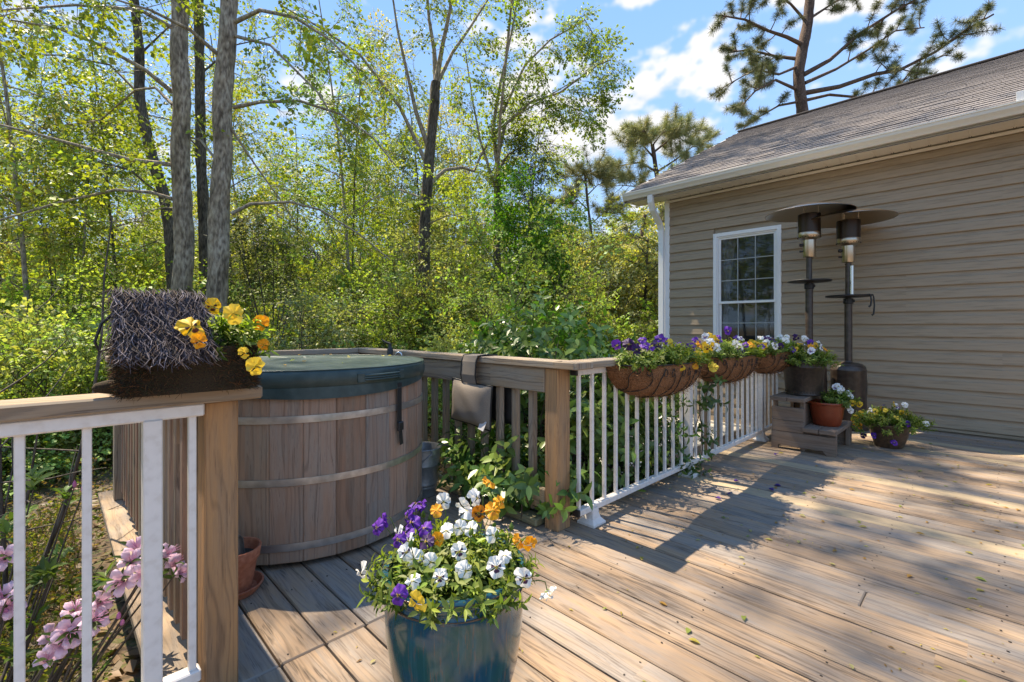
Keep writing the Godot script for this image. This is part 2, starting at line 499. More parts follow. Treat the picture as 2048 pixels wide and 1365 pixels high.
# ---------------------------------------------------------------- ground and deck
func ground_y(x: float, z: float) -> float:
	var away := clampf((-x - 4.0) / 14.0, 0.0, 1.0)
	return -0.5 - 0.25 * away + 0.05 * sin(x * 1.7 + 0.6 * z) + 0.06 * sin(z * 1.3 - x * 0.4) + 0.5 * away * sin(x * 0.11 + z * 0.09)
func build_ground() -> void:
	var m := MB.new()
	var nx := 110
	var idx := 0
	var xs := []
	for k in nx + 1:
		var f := 2.0 * k / nx - 1.0
		xs.append(signf(f) * (absf(f) * 12.0 + pow(absf(f), 4.0) * 240.0) - 5.0)
	for j in nx + 1:
		for k in nx + 1:
			var x: float = xs[k]
			var z: float = xs[j]
			var hx := ground_y(x + 0.2, z) - ground_y(x - 0.2, z)
			var hz := ground_y(x, z + 0.2) - ground_y(x, z - 0.2)
			m.put(Vector3(x, ground_y(x, z), z), Vector3(-hx, 0.4, -hz), Vector2(x, z))
	for j in nx:
		for k in nx:
			idx = j * (nx + 1) + k
			m.ix.append_array([idx, idx + 1, idx + nx + 2, idx, idx + nx + 2, idx + nx + 1])
	sthing("ground", m.done(), M.ground)

func board(parent: Node, x0: float, x1: float, z0: float, z1: float, mat: Material, tint: Color) -> void:
	var o := part(parent, "deck_board", bxm(Vector3(x1 - x0, 0.036, z0 - z1), 0.005, ruv(), tint), mat, at((x0 + x1) / 2, -0.018 + rf(-0.0012, 0.0012), (z0 + z1) / 2))
	o.rotation.x = rf(-0.006, 0.006)

func build_deck() -> void:
	var deck := Node3D.new()
	deck.name = "deck"
	deck.set_meta("kind", "structure")
	add_child(deck)
	var z := 1.62
	var k := 0
	var nails := []
	while z > -6.56:
		var z1 := maxf(z - 0.1355, -6.585)
		var mid := (z + z1) / 2
		var alc := mid < -0.36 and mid > -1.88
		var pale := absf(mid + 3.33) < 0.07 or absf(mid + 4.24) < 0.07 or absf(mid + 5.46) < 0.07 or absf(mid + 5.86) < 0.07
		var tint := jit(Color(1, 1, 1), 0.2, 0.05)
		var x0 := -1.592 if alc else -1.70 + rf(-0.006, 0.006)
		var mat: Material = M.pale if pale else [M.deck, M.deck_grey, M.deck, M.deck_brown, M.deck_grey, M.deck_brown, M.deck][(k * 5 + int(k / 3.0)) % 7]
		# longer runs are two boards butted on a joist
		var joint := [9.0, 0.45, -0.36, 9.0, 0.95][k % 5] as float
		if joint < 3.0 and not pale and mid > -3.0:
			board(deck, x0, joint - 0.0015, z, z1, mat, tint)
			board(deck, joint + 0.0015, 3.2, z, z1, mat, jit(tint, 0.12))
		else:
			board(deck, x0, 3.2, z, z1, mat, tint)
		for j in 6:
			var xx := -1.2 + j * 0.41 + 0.01 * sin(k * 3.0 + j)
			if xx > x0 + 0.05:
				nails.append(Vector3(xx, 0.0022, z - 0.03 + rf(-0.006, 0.006)))
				nails.append(Vector3(xx + rf(-0.012, 0.012), 0.0022, z1 + 0.03 + rf(-0.006, 0.006)))
		z -= 0.1432
		k += 1
	# the bay that holds the tub: boards laid the same way, butted at its mouth
	z = -0.377
	while z > -1.95:
		board(deck, -3.93 + rf(-0.01, 0.01), -1.5965, z, maxf(z - 0.142, -2.0), [M.deck, M.deck_grey, M.deck_brown][k % 3], jit(Color(1, 1, 1), 0.16, 0.04))
		k += 1
		for xx in [-1.63, -2.02, -2.42]:
			nails.append(Vector3(xx + rf(-0.008, 0.008), 0.0022, z - 0.03)); nails.append(Vector3(xx + rf(-0.008, 0.008), 0.0022, z - 0.115))
		z -= 0.1487
	# sunken nail heads
	var nm := MB.new()
	nm.lathe([Vector2(0.0036, -0.001), Vector2(0.003, 0.0006), Vector2(0.0, 0.0006)], 7)
	var mesh := nm.done()
	var xs := []
	var cs := []
	for p in nails:
		if rf(0, 1) < 0.3: continue
		xs.append(Transform3D(Basis.IDENTITY.scaled(Vector3(rf(0.8, 1.5), 1, rf(0.7, 1.1))), p)); cs.append(Color(1, 1, 1))
	many(deck, "nail_heads", mesh, sm(Color(0.035, 0.026, 0.02), 0.8, 0.0, true), xs, cs)
	# framing under the boards
	for x in [-1.66, -1.2, -0.8, -0.4, 0.0, 0.4, 0.8, 1.2, 1.6]:
		part(deck, "joist", bxm(Vector3(0.04, 0.19, 8.0), 0.003, ruv()), M.rail, at(x, -0.137, -2.55))
	part(deck, "rim_board", bxm(Vector3(0.04, 0.20, 4.55), 0.003, ruv()), M.rail, at(-1.712, -0.142, -4.28))
	part(deck, "rim_board", bxm(Vector3(0.04, 0.20, 1.9), 0.003, ruv()), M.rail, at(-1.712, -0.142, 0.66))
	for zz in [-0.42, -1.93]:
		part(deck, "rim_board", bxm(Vector3(2.3, 0.20, 0.04), 0.003, ruv()), M.rail, at(-2.80, -0.142, zz))
	part(deck, "rim_board", bxm(Vector3(0.04, 0.20, 1.55), 0.003, ruv()), M.rail, at(-3.93, -0.142, -1.17))
	for p in [[-3.85, -0.47], [-3.85, -1.88], [-2.7, -0.47], [-1.76, -0.36], [-1.66, -3.2], [-1.66, -5.6], [-1.66, 1.2]]:
		part(deck, "support_post", bxm(Vector3(0.09, 0.85, 0.09), 0.004, ruv()), M.rail, at(p[0], -0.66, p[1]))
	# the wide plank outside the pickets of the bay
	part(deck, "ledge_plank", bxm(Vector3(2.40, 0.038, 0.145), 0.004, ruv(), Color(1.1, 1.05, 0.98)), M.deck, at(-2.905, -0.021, -0.285))
	# mossy kerb timber along the bay's edge
	part(deck, "kerb_timber", bxm(Vector3(2.0, 0.045, 0.085), 0.008, ruv(), Color(0.78, 0.86, 0.66)), M.rail, at(-2.72, 0.0235, -1.905))

# ---------------------------------------------------------------- house
func build_house() -> void:
	var h := thing("house", "tan vinyl sided house with white window, beige gutter and grey shingle roof", "house", Vector3(0, 0, -6.6))
	# core walls with the window opening
	var wx0 := -2.717
	var wx1 := -1.862
	var wy0 := 0.50
	var wy1 := 2.384
	var core := [[-3.40, wx0 + 0.04, -0.5, 3.0], [wx1 - 0.04, 4.5, -0.5, 3.0], [wx0 + 0.04, wx1 - 0.04, -0.5, wy0 + 0.04], [wx0 + 0.04, wx1 - 0.04, wy1 - 0.04, 3.0]]
	for c in core:
		part(h, "wall", bxm(Vector3(c[1] - c[0], c[3] - c[2], 0.12), 0.0), M.siding, at((c[0] + c[1]) / 2, (c[2] + c[3]) / 2, -0.075))
	part(h, "side_wall", bxm(Vector3(0.12, 3.5, 8.3), 0.0), M.siding, at(-3.34, 1.25, -4.3))
	var gb := MB.new()
	gb.tri(Vector3(-3.4, 3.0, 0), Vector3(-3.4, 5.2, -4.23), Vector3(-3.4, 3.0, -8.46), Vector3(-1, 0, 0))
	part(h, "gable_wall", gb.done(), M.siding)
	part(h, "foundation", bxm(Vector3(1.68, 0.45, 0.10), 0.004), M.concrete, at(-2.56, -0.44, 0.0))
	# lap siding: a flat face below, a scooped band above
	var y := 0.047 - 0.1341 * 2
	while y < 2.95:
		var y1 := minf(y + 0.1341, 2.975)
		var spans := [[-3.375, 4.5]]
		if y < -0.02: spans = [[-3.375, -1.72]]
		if y1 > wy0 and y < wy1: spans = [[-3.375, wx0 + 0.004], [wx1 - 0.004, 4.5]]
		# panels lap over one another part way along
		var cut: float = [-0.62, 0.35, -1.2, 0.1, -0.25][int(y * 40.0 + 100.0) % 5]
		if spans[spans.size() - 1][1] > 1.0:
			var lastp: Array = spans.pop_back()
			spans.append([lastp[0], cut])
			spans.append([cut - 0.03, lastp[1]])
		for si in spans.size():
			var s: Array = spans[si]
			var m := MB.new()
			m.xf = at(0, rf(-0.0006, 0.0006), 0.0016 if si == spans.size() - 1 else 0.0)
			var hh := y1 - y
			var pr := [Vector2(0.0, 0.0), Vector2(0.0215, -0.001), Vector2(0.0235, 0.004), Vector2(0.018, hh * 0.60), Vector2(0.008, hh * 0.67), Vector2(0.0045, hh * 0.80), Vector2(0.0015, hh)]
			var off := rf(0, 5)
			for k in pr.size() - 1:
				var a: Vector2 = pr[k]
				var b: Vector2 = pr[k + 1]
				m.quad(Vector3(s[0], y + a.y, a.x), Vector3(s[1], y + a.y, a.x), Vector3(s[1], y + b.y, b.x), Vector3(s[0], y + b.y, b.x), Vector3(0, -1, 0.001) if k == 0 else Vector3(0, 0, 1),
					Vector2(s[0] + off, a.y), Vector2(s[1] + off, a.y), Vector2(s[1] + off, b.y), Vector2(s[0] + off, b.y))
			part(h, "siding_board", m.done(), M.siding)
		y += 0.1341
	part(h, "starter_strip", bxm(Vector3(6.2, 0.03, 0.02), 0.003), M.siding, at(1.4, 0.024, 0.004))
	part(h, "corner_trim", bxm(Vector3(0.075, 3.25, 0.05), 0.006), M.trim, at(-3.405, 1.365, 0.002))
	part(h, "frieze_board", bxm(Vector3(7.9, 0.03, 0.03), 0.004), M.soffit, at(0.53, 2.957, 0.025))
	# ribbed soffit
	var so := MB.new()
	so.box(Vector3(0.3, 2.995, 0.17), Vector3(8.4, 0.012, 0.34), 0.0)
	var sf := part(h, "soffit", so.done(), M.soffit)
	var x := -3.8
	while x < 1.4:
		part(sf, "rib", bxm(Vector3(0.012, 0.008, 0.26), 0.002), M.soffit, at(x, 2.986, 0.18))
		part(sf, "vent_hole", bxm(Vector3(0.022, 0.006, 0.012), 0.0), M.hole, at(x, 2.9852, 0.052))
		x += 0.152
	part(h, "fascia", bxm(Vector3(8.4, 0.15, 0.02), 0.002), M.gutter, at(0.3, 3.05, 0.345))
	# gutter, an open trough with a rolled lip
	var pz := [Vector2(0.36, 3.09), Vector2(0.36, 2.995), Vector2(0.42, 2.995), Vector2(0.435, 3.02), Vector2(0.462, 3.05), Vector2(0.466, 3.078), Vector2(0.474, 3.082), Vector2(0.474, 3.095), Vector2(0.458, 3.095), Vector2(0.455, 3.05), Vector2(0.425, 3.015), Vector2(0.37, 3.01)]
	var gm := MB.new()
	for k in pz.size() - 1:
		var a: Vector2 = pz[k]
		var b: Vector2 = pz[k + 1]
		gm.quad(Vector3(-3.90, a.y, a.x), Vector3(4.5, a.y, a.x), Vector3(4.5, b.y, b.x), Vector3(-3.90, b.y, b.x))
	for sgn in [0, 1]:
		gm.quad(Vector3(-3.90 + 8.4 * sgn, 2.995, 0.36), Vector3(-3.90 + 8.4 * sgn, 2.995, 0.42), Vector3(-3.90 + 8.4 * sgn, 3.09, 0.466), Vector3(-3.90 + 8.4 * sgn, 3.09, 0.36))
	part(h, "gutter", gm.done(), M.gutter)
	part(h, "splash_guard", bxm(Vector3(0.6, 0.085, 0.006), 0.001), M.trim, at(0.45, 3.14, 0.455))
	# downspout: rectangular pipe with two bends
	var dm := MB.new()
	var dp := [Vector3(-3.46, 3.0, 0.41), Vector3(-3.46, 2.90, 0.40), Vector3(-3.465, 2.80, 0.34), Vector3(-3.47, 2.63, 0.12), Vector3(-3.47, 2.55, 0.075), Vector3(-3.47, 2.40, 0.065), Vector3(-3.47, -0.42, 0.065)]
	for k in dp.size() - 1:
		var a: Vector3 = dp[k]
		var b: Vector3 = dp[k + 1]
		var da: Vector3 = (dp[k + 1] - dp[max(k - 1, 0)]).normalized()
		var db: Vector3 = (dp[min(k + 2, dp.size() - 1)] - dp[k]).normalized()
		var na := Vector3(0, da.z, -da.y) * -1.0
		var nb := Vector3(0, db.z, -db.y) * -1.0
		var sx := Vector3(0.038, 0, 0)
		var r := 0.026
		for q in [[sx, na * r, nb * r, 1.0], [-sx, na * r, nb * r, 1.0]]:
			dm.quad(a + q[0] + q[1], a + q[0] - q[1], b + q[0] - q[2], b + q[0] + q[2], q[0])
		dm.quad(a + sx + na * r, a - sx + na * r, b - sx + nb * r, b + sx + nb * r, na)
		dm.quad(a + sx - na * r, a - sx - na * r, b - sx - nb * r, b + sx - nb * r, -na)
	part(h, "downspout", dm.done(), M.trim)
	# roof deck and shingles
	var e0 := Vector3(0, 3.10, 0.40)
	var e1 := Vector3(0, 5.38, -4.23)
	var run := (e1 - e0)
	var sl := run.length()
	var up := run / sl
	var nrm := Vector3(0, up.z, -up.y) * -1.0
	var rm := MB.new()
	rm.quad(Vector3(-3.9, e0.y, e0.z), Vector3(4.5, e0.y, e0.z), Vector3(4.5, e1.y, e1.z), Vector3(-3.9, e1.y, e1.z), nrm)
	rm.quad(Vector3(-3.9, e0.y - 0.14, e0.z), Vector3(4.5, e0.y - 0.14, e0.z), Vector3(4.5, e1.y - 0.14, e1.z), Vector3(-3.9, e1.y - 0.14, e1.z), -nrm)
	rm.quad(Vector3(-3.9, e1.y, e1.z), Vector3(4.5, e1.y, e1.z), Vector3(4.5, 3.0, -8.9), Vector3(-3.9, 3.0, -8.9), Vector3(0, 1, -1))
	rm.quad(Vector3(-3.9, e0.y, e0.z), Vector3(-3.9, e0.y - 0.14, e0.z), Vector3(-3.9, e1.y - 0.14, e1.z), Vector3(-3.9, e1.y, e1.z), Vector3(-1, 0, 0))
	var roof := part(h, "roof", rm.done(), M.shingle)
	var vars := []
	var granule := []
	for k in 6:
		var m := MB.new()
		granule.append(jit(Color(0.95, 0.95, 0.95), 0.14, 0.02))   # batches of shingle differ in granule mix
		m.col = granule[k]
		m.box(Vector3.ZERO, Vector3(0.335, 0.013 + 0.003 * (k % 3), 0.165), 0.002)
		vars.append(m.done())
	var bas := Basis(Vector3.RIGHT, nrm, Vector3.RIGHT.cross(nrm).normalized())
	var course := int(sl / 0.142)
	var rest := MB.new()
	var made := 0
	for k in course:
		var s := 0.05 + k * 0.142
		var xx := -3.92 + rf(0.0, 0.3) - 0.15
		while xx < 1.3:
			var p: Vector3 = e0 + up * (s + rf(-0.004, 0.004)) + nrm * (0.009 + rf(0.0, 0.004))
			var vi := rng.randi() % 6
			var cx := maxf(xx + 0.168, -3.75)
			if made < 300:
				part(roof, "shingle", vars[vi], M.shingle, Transform3D(bas.rotated(Vector3.RIGHT, -0.075), Vector3(cx, p.y, p.z)))
				made += 1
			else:
				rest.xf = Transform3D(bas.rotated(Vector3.RIGHT, -0.075), Vector3(cx, p.y, p.z))
				rest.col = granule[vi]
				rest.box(Vector3.ZERO, Vector3(0.335, 0.013 + 0.003 * (vi % 3), 0.165), 0.0)
			xx += 0.338
	var rs := part(roof, "upper_shingles", rest.done(), M.shingle)
	rs.set_meta("kind", "stuff")
	part(roof, "ridge_cap", bxm(Vector3(8.44, 0.03, 0.2), 0.01, Vector2.ZERO, gray(0.35)), M.shingle, at(0.3, 5.395, -4.25))
	part(roof, "rake_trim", bxm(Vector3(0.02, 0.15, sl), 0.003), M.gutter, Transform3D(bas, Vector3(-3.915, (e0.y + e1.y) / 2 - 0.075, (e0.z + e1.z) / 2)))
	# double hung window
	var w := part(h, "window", window_frame(wx0, wx1, wy0, wy1), M.trim)
	var ym := 1.43
	for sash in [[ym - 0.02, wy1 - 0.062, -0.012, 3], [wy0 + 0.062, ym + 0.02, -0.034, 3]]:
		var sy0: float = sash[0]
		var sy1: float = sash[1]
		var sz: float = sash[2]
		var fx0 := wx0 + 0.066
		var fx1 := wx1 - 0.066
		var fm := MB.new()
		for q in [[fx0, fx0 + 0.028, sy0, sy1], [fx1 - 0.028, fx1, sy0, sy1], [fx0 + 0.028, fx1 - 0.028, sy0, sy0 + 0.03], [fx0 + 0.028, fx1 - 0.028, sy1 - 0.03, sy1]]:
			fm.box(Vector3((q[0] + q[1]) / 2, (q[2] + q[3]) / 2, sz), Vector3(q[1] - q[0], q[3] - q[2], 0.022), 0.003)
		part(w, "sash", fm.done(), M.trim)
		var gx0 := fx0 + 0.028
		var gw := (fx1 - 0.028 - gx0) / 3.0
		var gy0 := sy0 + 0.03
		var gh := (sy1 - 0.03 - gy0) / 3.0
		for k in [1, 2]:
			part(w, "muntin", bxm(Vector3(0.0115, gh * 3.0, 0.008), 0.002), M.muntin, at(gx0 + gw * k, gy0 + gh * 1.5, sz))
			part(w, "muntin", bxm(Vector3(gw * 3.0, 0.0115, 0.007), 0.002), M.muntin, at(gx0 + gw * 1.5, gy0 + gh * k, sz))
		for j in 3:
			for k in 3:
				part(w, "pane", bxm(Vector3(gw - 0.001, gh - 0.001, 0.003), 0.0), M.glass, at(gx0 + gw * (k + 0.5), gy0 + gh * (j + 0.5), sz - 0.006))
	# room behind the glass
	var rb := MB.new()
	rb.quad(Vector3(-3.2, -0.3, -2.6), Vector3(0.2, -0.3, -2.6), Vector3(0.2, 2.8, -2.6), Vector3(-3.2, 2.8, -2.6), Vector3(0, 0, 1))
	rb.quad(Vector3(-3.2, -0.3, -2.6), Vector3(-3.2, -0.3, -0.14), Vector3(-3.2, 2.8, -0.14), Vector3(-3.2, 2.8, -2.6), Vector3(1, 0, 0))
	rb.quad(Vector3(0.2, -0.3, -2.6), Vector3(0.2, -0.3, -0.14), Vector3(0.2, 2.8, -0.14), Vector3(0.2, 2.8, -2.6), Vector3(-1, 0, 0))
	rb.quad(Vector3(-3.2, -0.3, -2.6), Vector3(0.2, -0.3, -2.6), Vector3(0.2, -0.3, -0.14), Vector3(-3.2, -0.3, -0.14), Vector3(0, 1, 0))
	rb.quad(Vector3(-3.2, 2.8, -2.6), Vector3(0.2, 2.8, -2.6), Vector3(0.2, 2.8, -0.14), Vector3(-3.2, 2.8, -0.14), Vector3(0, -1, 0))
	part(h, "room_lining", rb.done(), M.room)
	for side in [0, 1]:
		var cm := MB.new()
		for k in 14:
			var f0 := k / 14.0
			var f1 := (k + 1) / 14.0
			for j in 12:
				var g0 := j / 12.0
				var g1 := (j + 1) / 12.0
				cm.quad(curt(side, f0, g0), curt(side, f1, g0), curt(side, f1, g1), curt(side, f0, g1), Vector3(0, 0, 1))
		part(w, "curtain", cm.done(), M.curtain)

func curt(side: int, f: float, g: float) -> Vector3:
	var y := 2.32 - 1.75 * g
	var spread: float = (0.24 - 0.20 * sqrt(g)) if side == 0 else (0.06 + 0.13 * clampf((g - 0.35) * 3.0, 0.0, 1.0))
	var x := -2.66 + f * spread if side == 0 else -1.92 - f * spread
	return Vector3(x, y, -0.12 + 0.022 * sin(f * 16.0 + g))

func window_frame(x0: float, x1: float, y0: float, y1: float) -> ArrayMesh:
	var m := MB.new()
	for q in [[x0, x0 + 0.05, y0, y1], [x1 - 0.05, x1, y0, y1], [x0 + 0.05, x1 - 0.05, y1 - 0.05, y1], [x0 + 0.05, x1 - 0.05, y0, y0 + 0.05]]:
		m.box(Vector3((q[0] + q[1]) / 2, (q[2] + q[3]) / 2, 0.012), Vector3(q[1] - q[0], q[3] - q[2], 0.036), 0.004)
	for q in [[x0 + 0.05, x0 + 0.066, y0 + 0.05, y1 - 0.05], [x1 - 0.066, x1 - 0.05, y0 + 0.05, y1 - 0.05], [x0 + 0.066, x1 - 0.066, y1 - 0.066, y1 - 0.05], [x0 + 0.066, x1 - 0.066, y0 + 0.05, y0 + 0.066]]:
		m.box(Vector3((q[0] + q[1]) / 2, (q[2] + q[3]) / 2, -0.02), Vector3(q[1] - q[0], q[3] - q[2], 0.07), 0.002)
	return m.done()

# ---------------------------------------------------------------- railings
func flared_base() -> ArrayMesh:
	var m := MB.new()
	var rows := [[0.056, 0.0], [0.056, 0.012], [0.05, 0.018], [0.036, 0.034], [0.029, 0.058], [0.0275, 0.085], [0.0255, 0.086], [0.0255, 0.09]]
	for k in rows.size() - 1:
		var a: float = rows[k][0]
		var b: float = rows[k + 1][0]
		var ya: float = rows[k][1]
		var yb: float = rows[k + 1][1]
		for q in [[Vector3(1, 0, 0), Vector3(0, 0, 1)], [Vector3(-1, 0, 0), Vector3(0, 0, -1)], [Vector3(0, 0, 1), Vector3(-1, 0, 0)], [Vector3(0, 0, -1), Vector3(1, 0, 0)]]:
			var o: Vector3 = q[0]
			var s: Vector3 = q[1]
			m.quad(o * a - s * a + Vector3(0, ya, 0), o * a + s * a + Vector3(0, ya, 0), o * b + s * b + Vector3(0, yb, 0), o * b - s * b + Vector3(0, yb, 0), o + Vector3(0, 0.3, 0))
	return m.done()

func build_railings() -> void:
	var bal := bxm(Vector3(0.019, 0.745, 0.019), 0.002)
	var base := flared_base()
	# white rail from the corner post towards the house
	var r := thing("white_railing", "white metal railing with thin balusters and hanging coco baskets", "railing", Vector3(-1.555, 0, -2.0))
	part(r, "top_rail", bxm(Vector3(0.044, 0.036, 3.45), 0.004), M.white, at(0, 0.845, -1.715))
	part(r, "bottom_rail", bxm(Vector3(0.042, 0.034, 3.41), 0.004), M.white, at(0, 0.088, -1.715))
	part(r, "end_cap", bxm(Vector3(0.046, 0.038, 0.014), 0.003), M.black, at(0, 0.088, -0.003))
	part(r, "end_cap", bxm(Vector3(0.046, 0.038, 0.014), 0.003), M.black, at(0, 0.845, 0.017))
	for k in 29:
		var z := -0.025 - 0.1185 * k
		if k in [11, 24]: continue
		part(r, "baluster", bal, M.white, at(rf(-0.0015, 0.0015), 0.465, z + rf(-0.0025, 0.0025)))
	for z in [-1.33, -2.87]:
		part(r, "post", bxm(Vector3(0.047, 0.75, 0.047), 0.003), M.white, at(0.0, 0.4685, z))
	for z in [-0.135, -1.33, -2.87]:
		part(r, "post_base", base, M.white, at(0.002, 0.0, z))
		part(r, "post_foot", bxm(Vector3(0.04, 0.05, 0.04), 0.002), M.white, at(0.002, 0.067, z))
	part(r, "wooden_cap", bxm(Vector3(0.14, 0.038, 3.58), 0.004, ruv()), M.rail, at(0.01, 0.884, -1.668))
	# white rail beside the planted bird house
	r = thing("white_railing", "white metal railing section carrying the mossy bird house planter", "railing", Vector3(-1.60, 0, 0.0))
	part(r, "top_rail", bxm(Vector3(0.044, 0.036, 1.80), 0.004), M.white, at(0, 0.846, 0.588))
	part(r, "bottom_rail", bxm(Vector3(0.042, 0.034, 1.78), 0.004), M.white, at(0, 0.088, 0.586))
	for k in 14:
		if k in [1, 2]: continue
		part(r, "baluster", bal, M.white, at(0, 0.465, -0.285 + 0.1135 * (k if k else 0) - (0.0 if k == 0 else 0.0)))
	part(r, "baluster", bal, M.white, at(0, 0.465, -0.062))
	part(r, "post", bxm(Vector3(0.05, 0.84, 0.042), 0.003), M.white, at(0.002, 0.4115, -0.193))
	part(r, "wooden_cap", bxm(Vector3(0.14, 0.038, 2.0), 0.005, ruv(), Color(0.95, 0.9, 0.85)), M.rail, at(-0.03, 0.884, 0.54))
	# posts and picket rails of the tub bay
	var pk := []
	for k in 5:
		pk.append(bxm(Vector3(0.038, 0.80, 0.038), 0.003, ruv(), jit(Color(1, 1, 1), 0.15, 0.04)))
	r = thing("wooden_railing", "weathered picket railing with a grey spa cushion hung over it", "railing", Vector3(-1.6, 0, -1.9))
	part(r, "corner_post", bxm(Vector3(0.092, 0.862, 0.105), 0.004, ruv()), M.post, at(-0.046, 0.431, -0.0545))
	part(r, "cap_board", bxm(Vector3(2.47, 0.038, 0.14), 0.004, ruv()), M.rail, at(-1.09, 0.884, -0.05))
	part(r, "top_rail", bxm(Vector3(2.12, 0.135, 0.036), 0.004, ruv()), M.rail, at(-1.155, 0.796, -0.02))
	part(r, "bottom_rail", bxm(Vector3(2.12, 0.105, 0.036), 0.004, ruv(), Color(1.1, 1.02, 0.9)), M.rail, at(-1.155, 0.15, -0.02))
	for k in 16:
		part(r, "picket", pk[k % 5], M.rail, at(-0.235 - 0.1365 * k + rf(-0.004, 0.004), 0.455, -0.058))
	r = thing("wooden_railing", "grey wooden railing across the back of the tub bay", "railing", Vector3(-3.8, 0, -1.9))
	part(r, "corner_post", bxm(Vector3(0.09, 0.862, 0.09), 0.004, ruv()), M.rail, at(-0.075, 0.431, -0.06))
	part(r, "corner_post", bxm(Vector3(0.09, 0.862, 0.09), 0.004, ruv()), M.rail, at(-0.075, 0.431, 1.58))
	part(r, "cap_board", bxm(Vector3(0.14, 0.038, 1.64), 0.004, ruv()), M.rail, at(-0.07, 0.884, 0.843))
	part(r, "top_rail", bxm(Vector3(0.036, 0.135, 1.50), 0.004, ruv()), M.rail, at(-0.02, 0.796, 0.76))
	part(r, "bottom_rail", bxm(Vector3(0.036, 0.105, 1.50), 0.004, ruv()), M.rail, at(-0.02, 0.15, 0.76))
	for k in 12:
		part(r, "picket", pk[k % 5], M.rail, at(-0.058, 0.455, 0.06 + 0.125 * k))
	r = thing("wooden_railing", "row of reddish brown pickets between the azalea and the tub", "railing", Vector3(-1.6, 0, -0.36))
	part(r, "gate_post", bxm(Vector3(0.09, 0.862, 0.088), 0.004, ruv(), Color(1.0, 0.96, 0.92)), M.post, at(-0.046, 0.431, 0.0))
	part(r, "cap_board", bxm(Vector3(2.15, 0.038, 0.14), 0.004, ruv()), M.rail, at(-1.19, 0.884, 0.0))
	part(r, "top_rail", bxm(Vector3(2.1, 0.135, 0.036), 0.004, ruv()), M.rail, at(-1.15, 0.796, 0.0))
	part(r, "bottom_rail", bxm(Vector3(2.1, 0.09, 0.036), 0.004, ruv()), M.rail, at(-1.15, 0.16, 0.0))
	for k in 18:
		part(r, "picket", bxm(Vector3(0.04, 0.80, 0.036), 0.003, ruv(), jit(Color(1.05, 0.92, 0.86), 0.15, 0.05)), [M.rail, M.cedar][k % 2], at(-0.17 - 0.118 * k, 0.45 + rf(-0.02, 0.01), 0.037))
	# brown rail of the back stair, and its landing
	r = thing("stair_railing", "brown wooden stair railing seen between the white balusters", "railing", Vector3(-1.9, 0, -4.0))
	for z in [-0.02, -0.41, -0.72, -1.02, -1.44]:
		part(r, "picket", bxm(Vector3(0.04, 1.0, 0.04), 0.003, ruv(), Color(0.85, 0.75, 0.6)), M.rail, at(0.0, 0.25, z))
	part(r, "post", bxm(Vector3(0.09, 1.3, 0.09), 0.004, ruv()), M.post, at(0.1, 0.19, -1.98))
	part(r, "handrail", bxm(Vector3(0.045, 0.09, 2.1), 0.004, ruv(), Color(0.85, 0.75, 0.6)), M.rail, at(0.0, 0.70, -0.95))
	part(r, "bottom_rail", bxm(Vector3(0.045, 0.09, 2.1), 0.004, ruv(), Color(0.85, 0.75, 0.6)), M.rail, at(0.0, -0.22, -0.95))
	var la := sthing("landing", bxm(Vector3(1.1, 0.2, 3.0), 0.01), M.concrete)
	la.position = Vector3(-2.88, -0.35, -5.05)
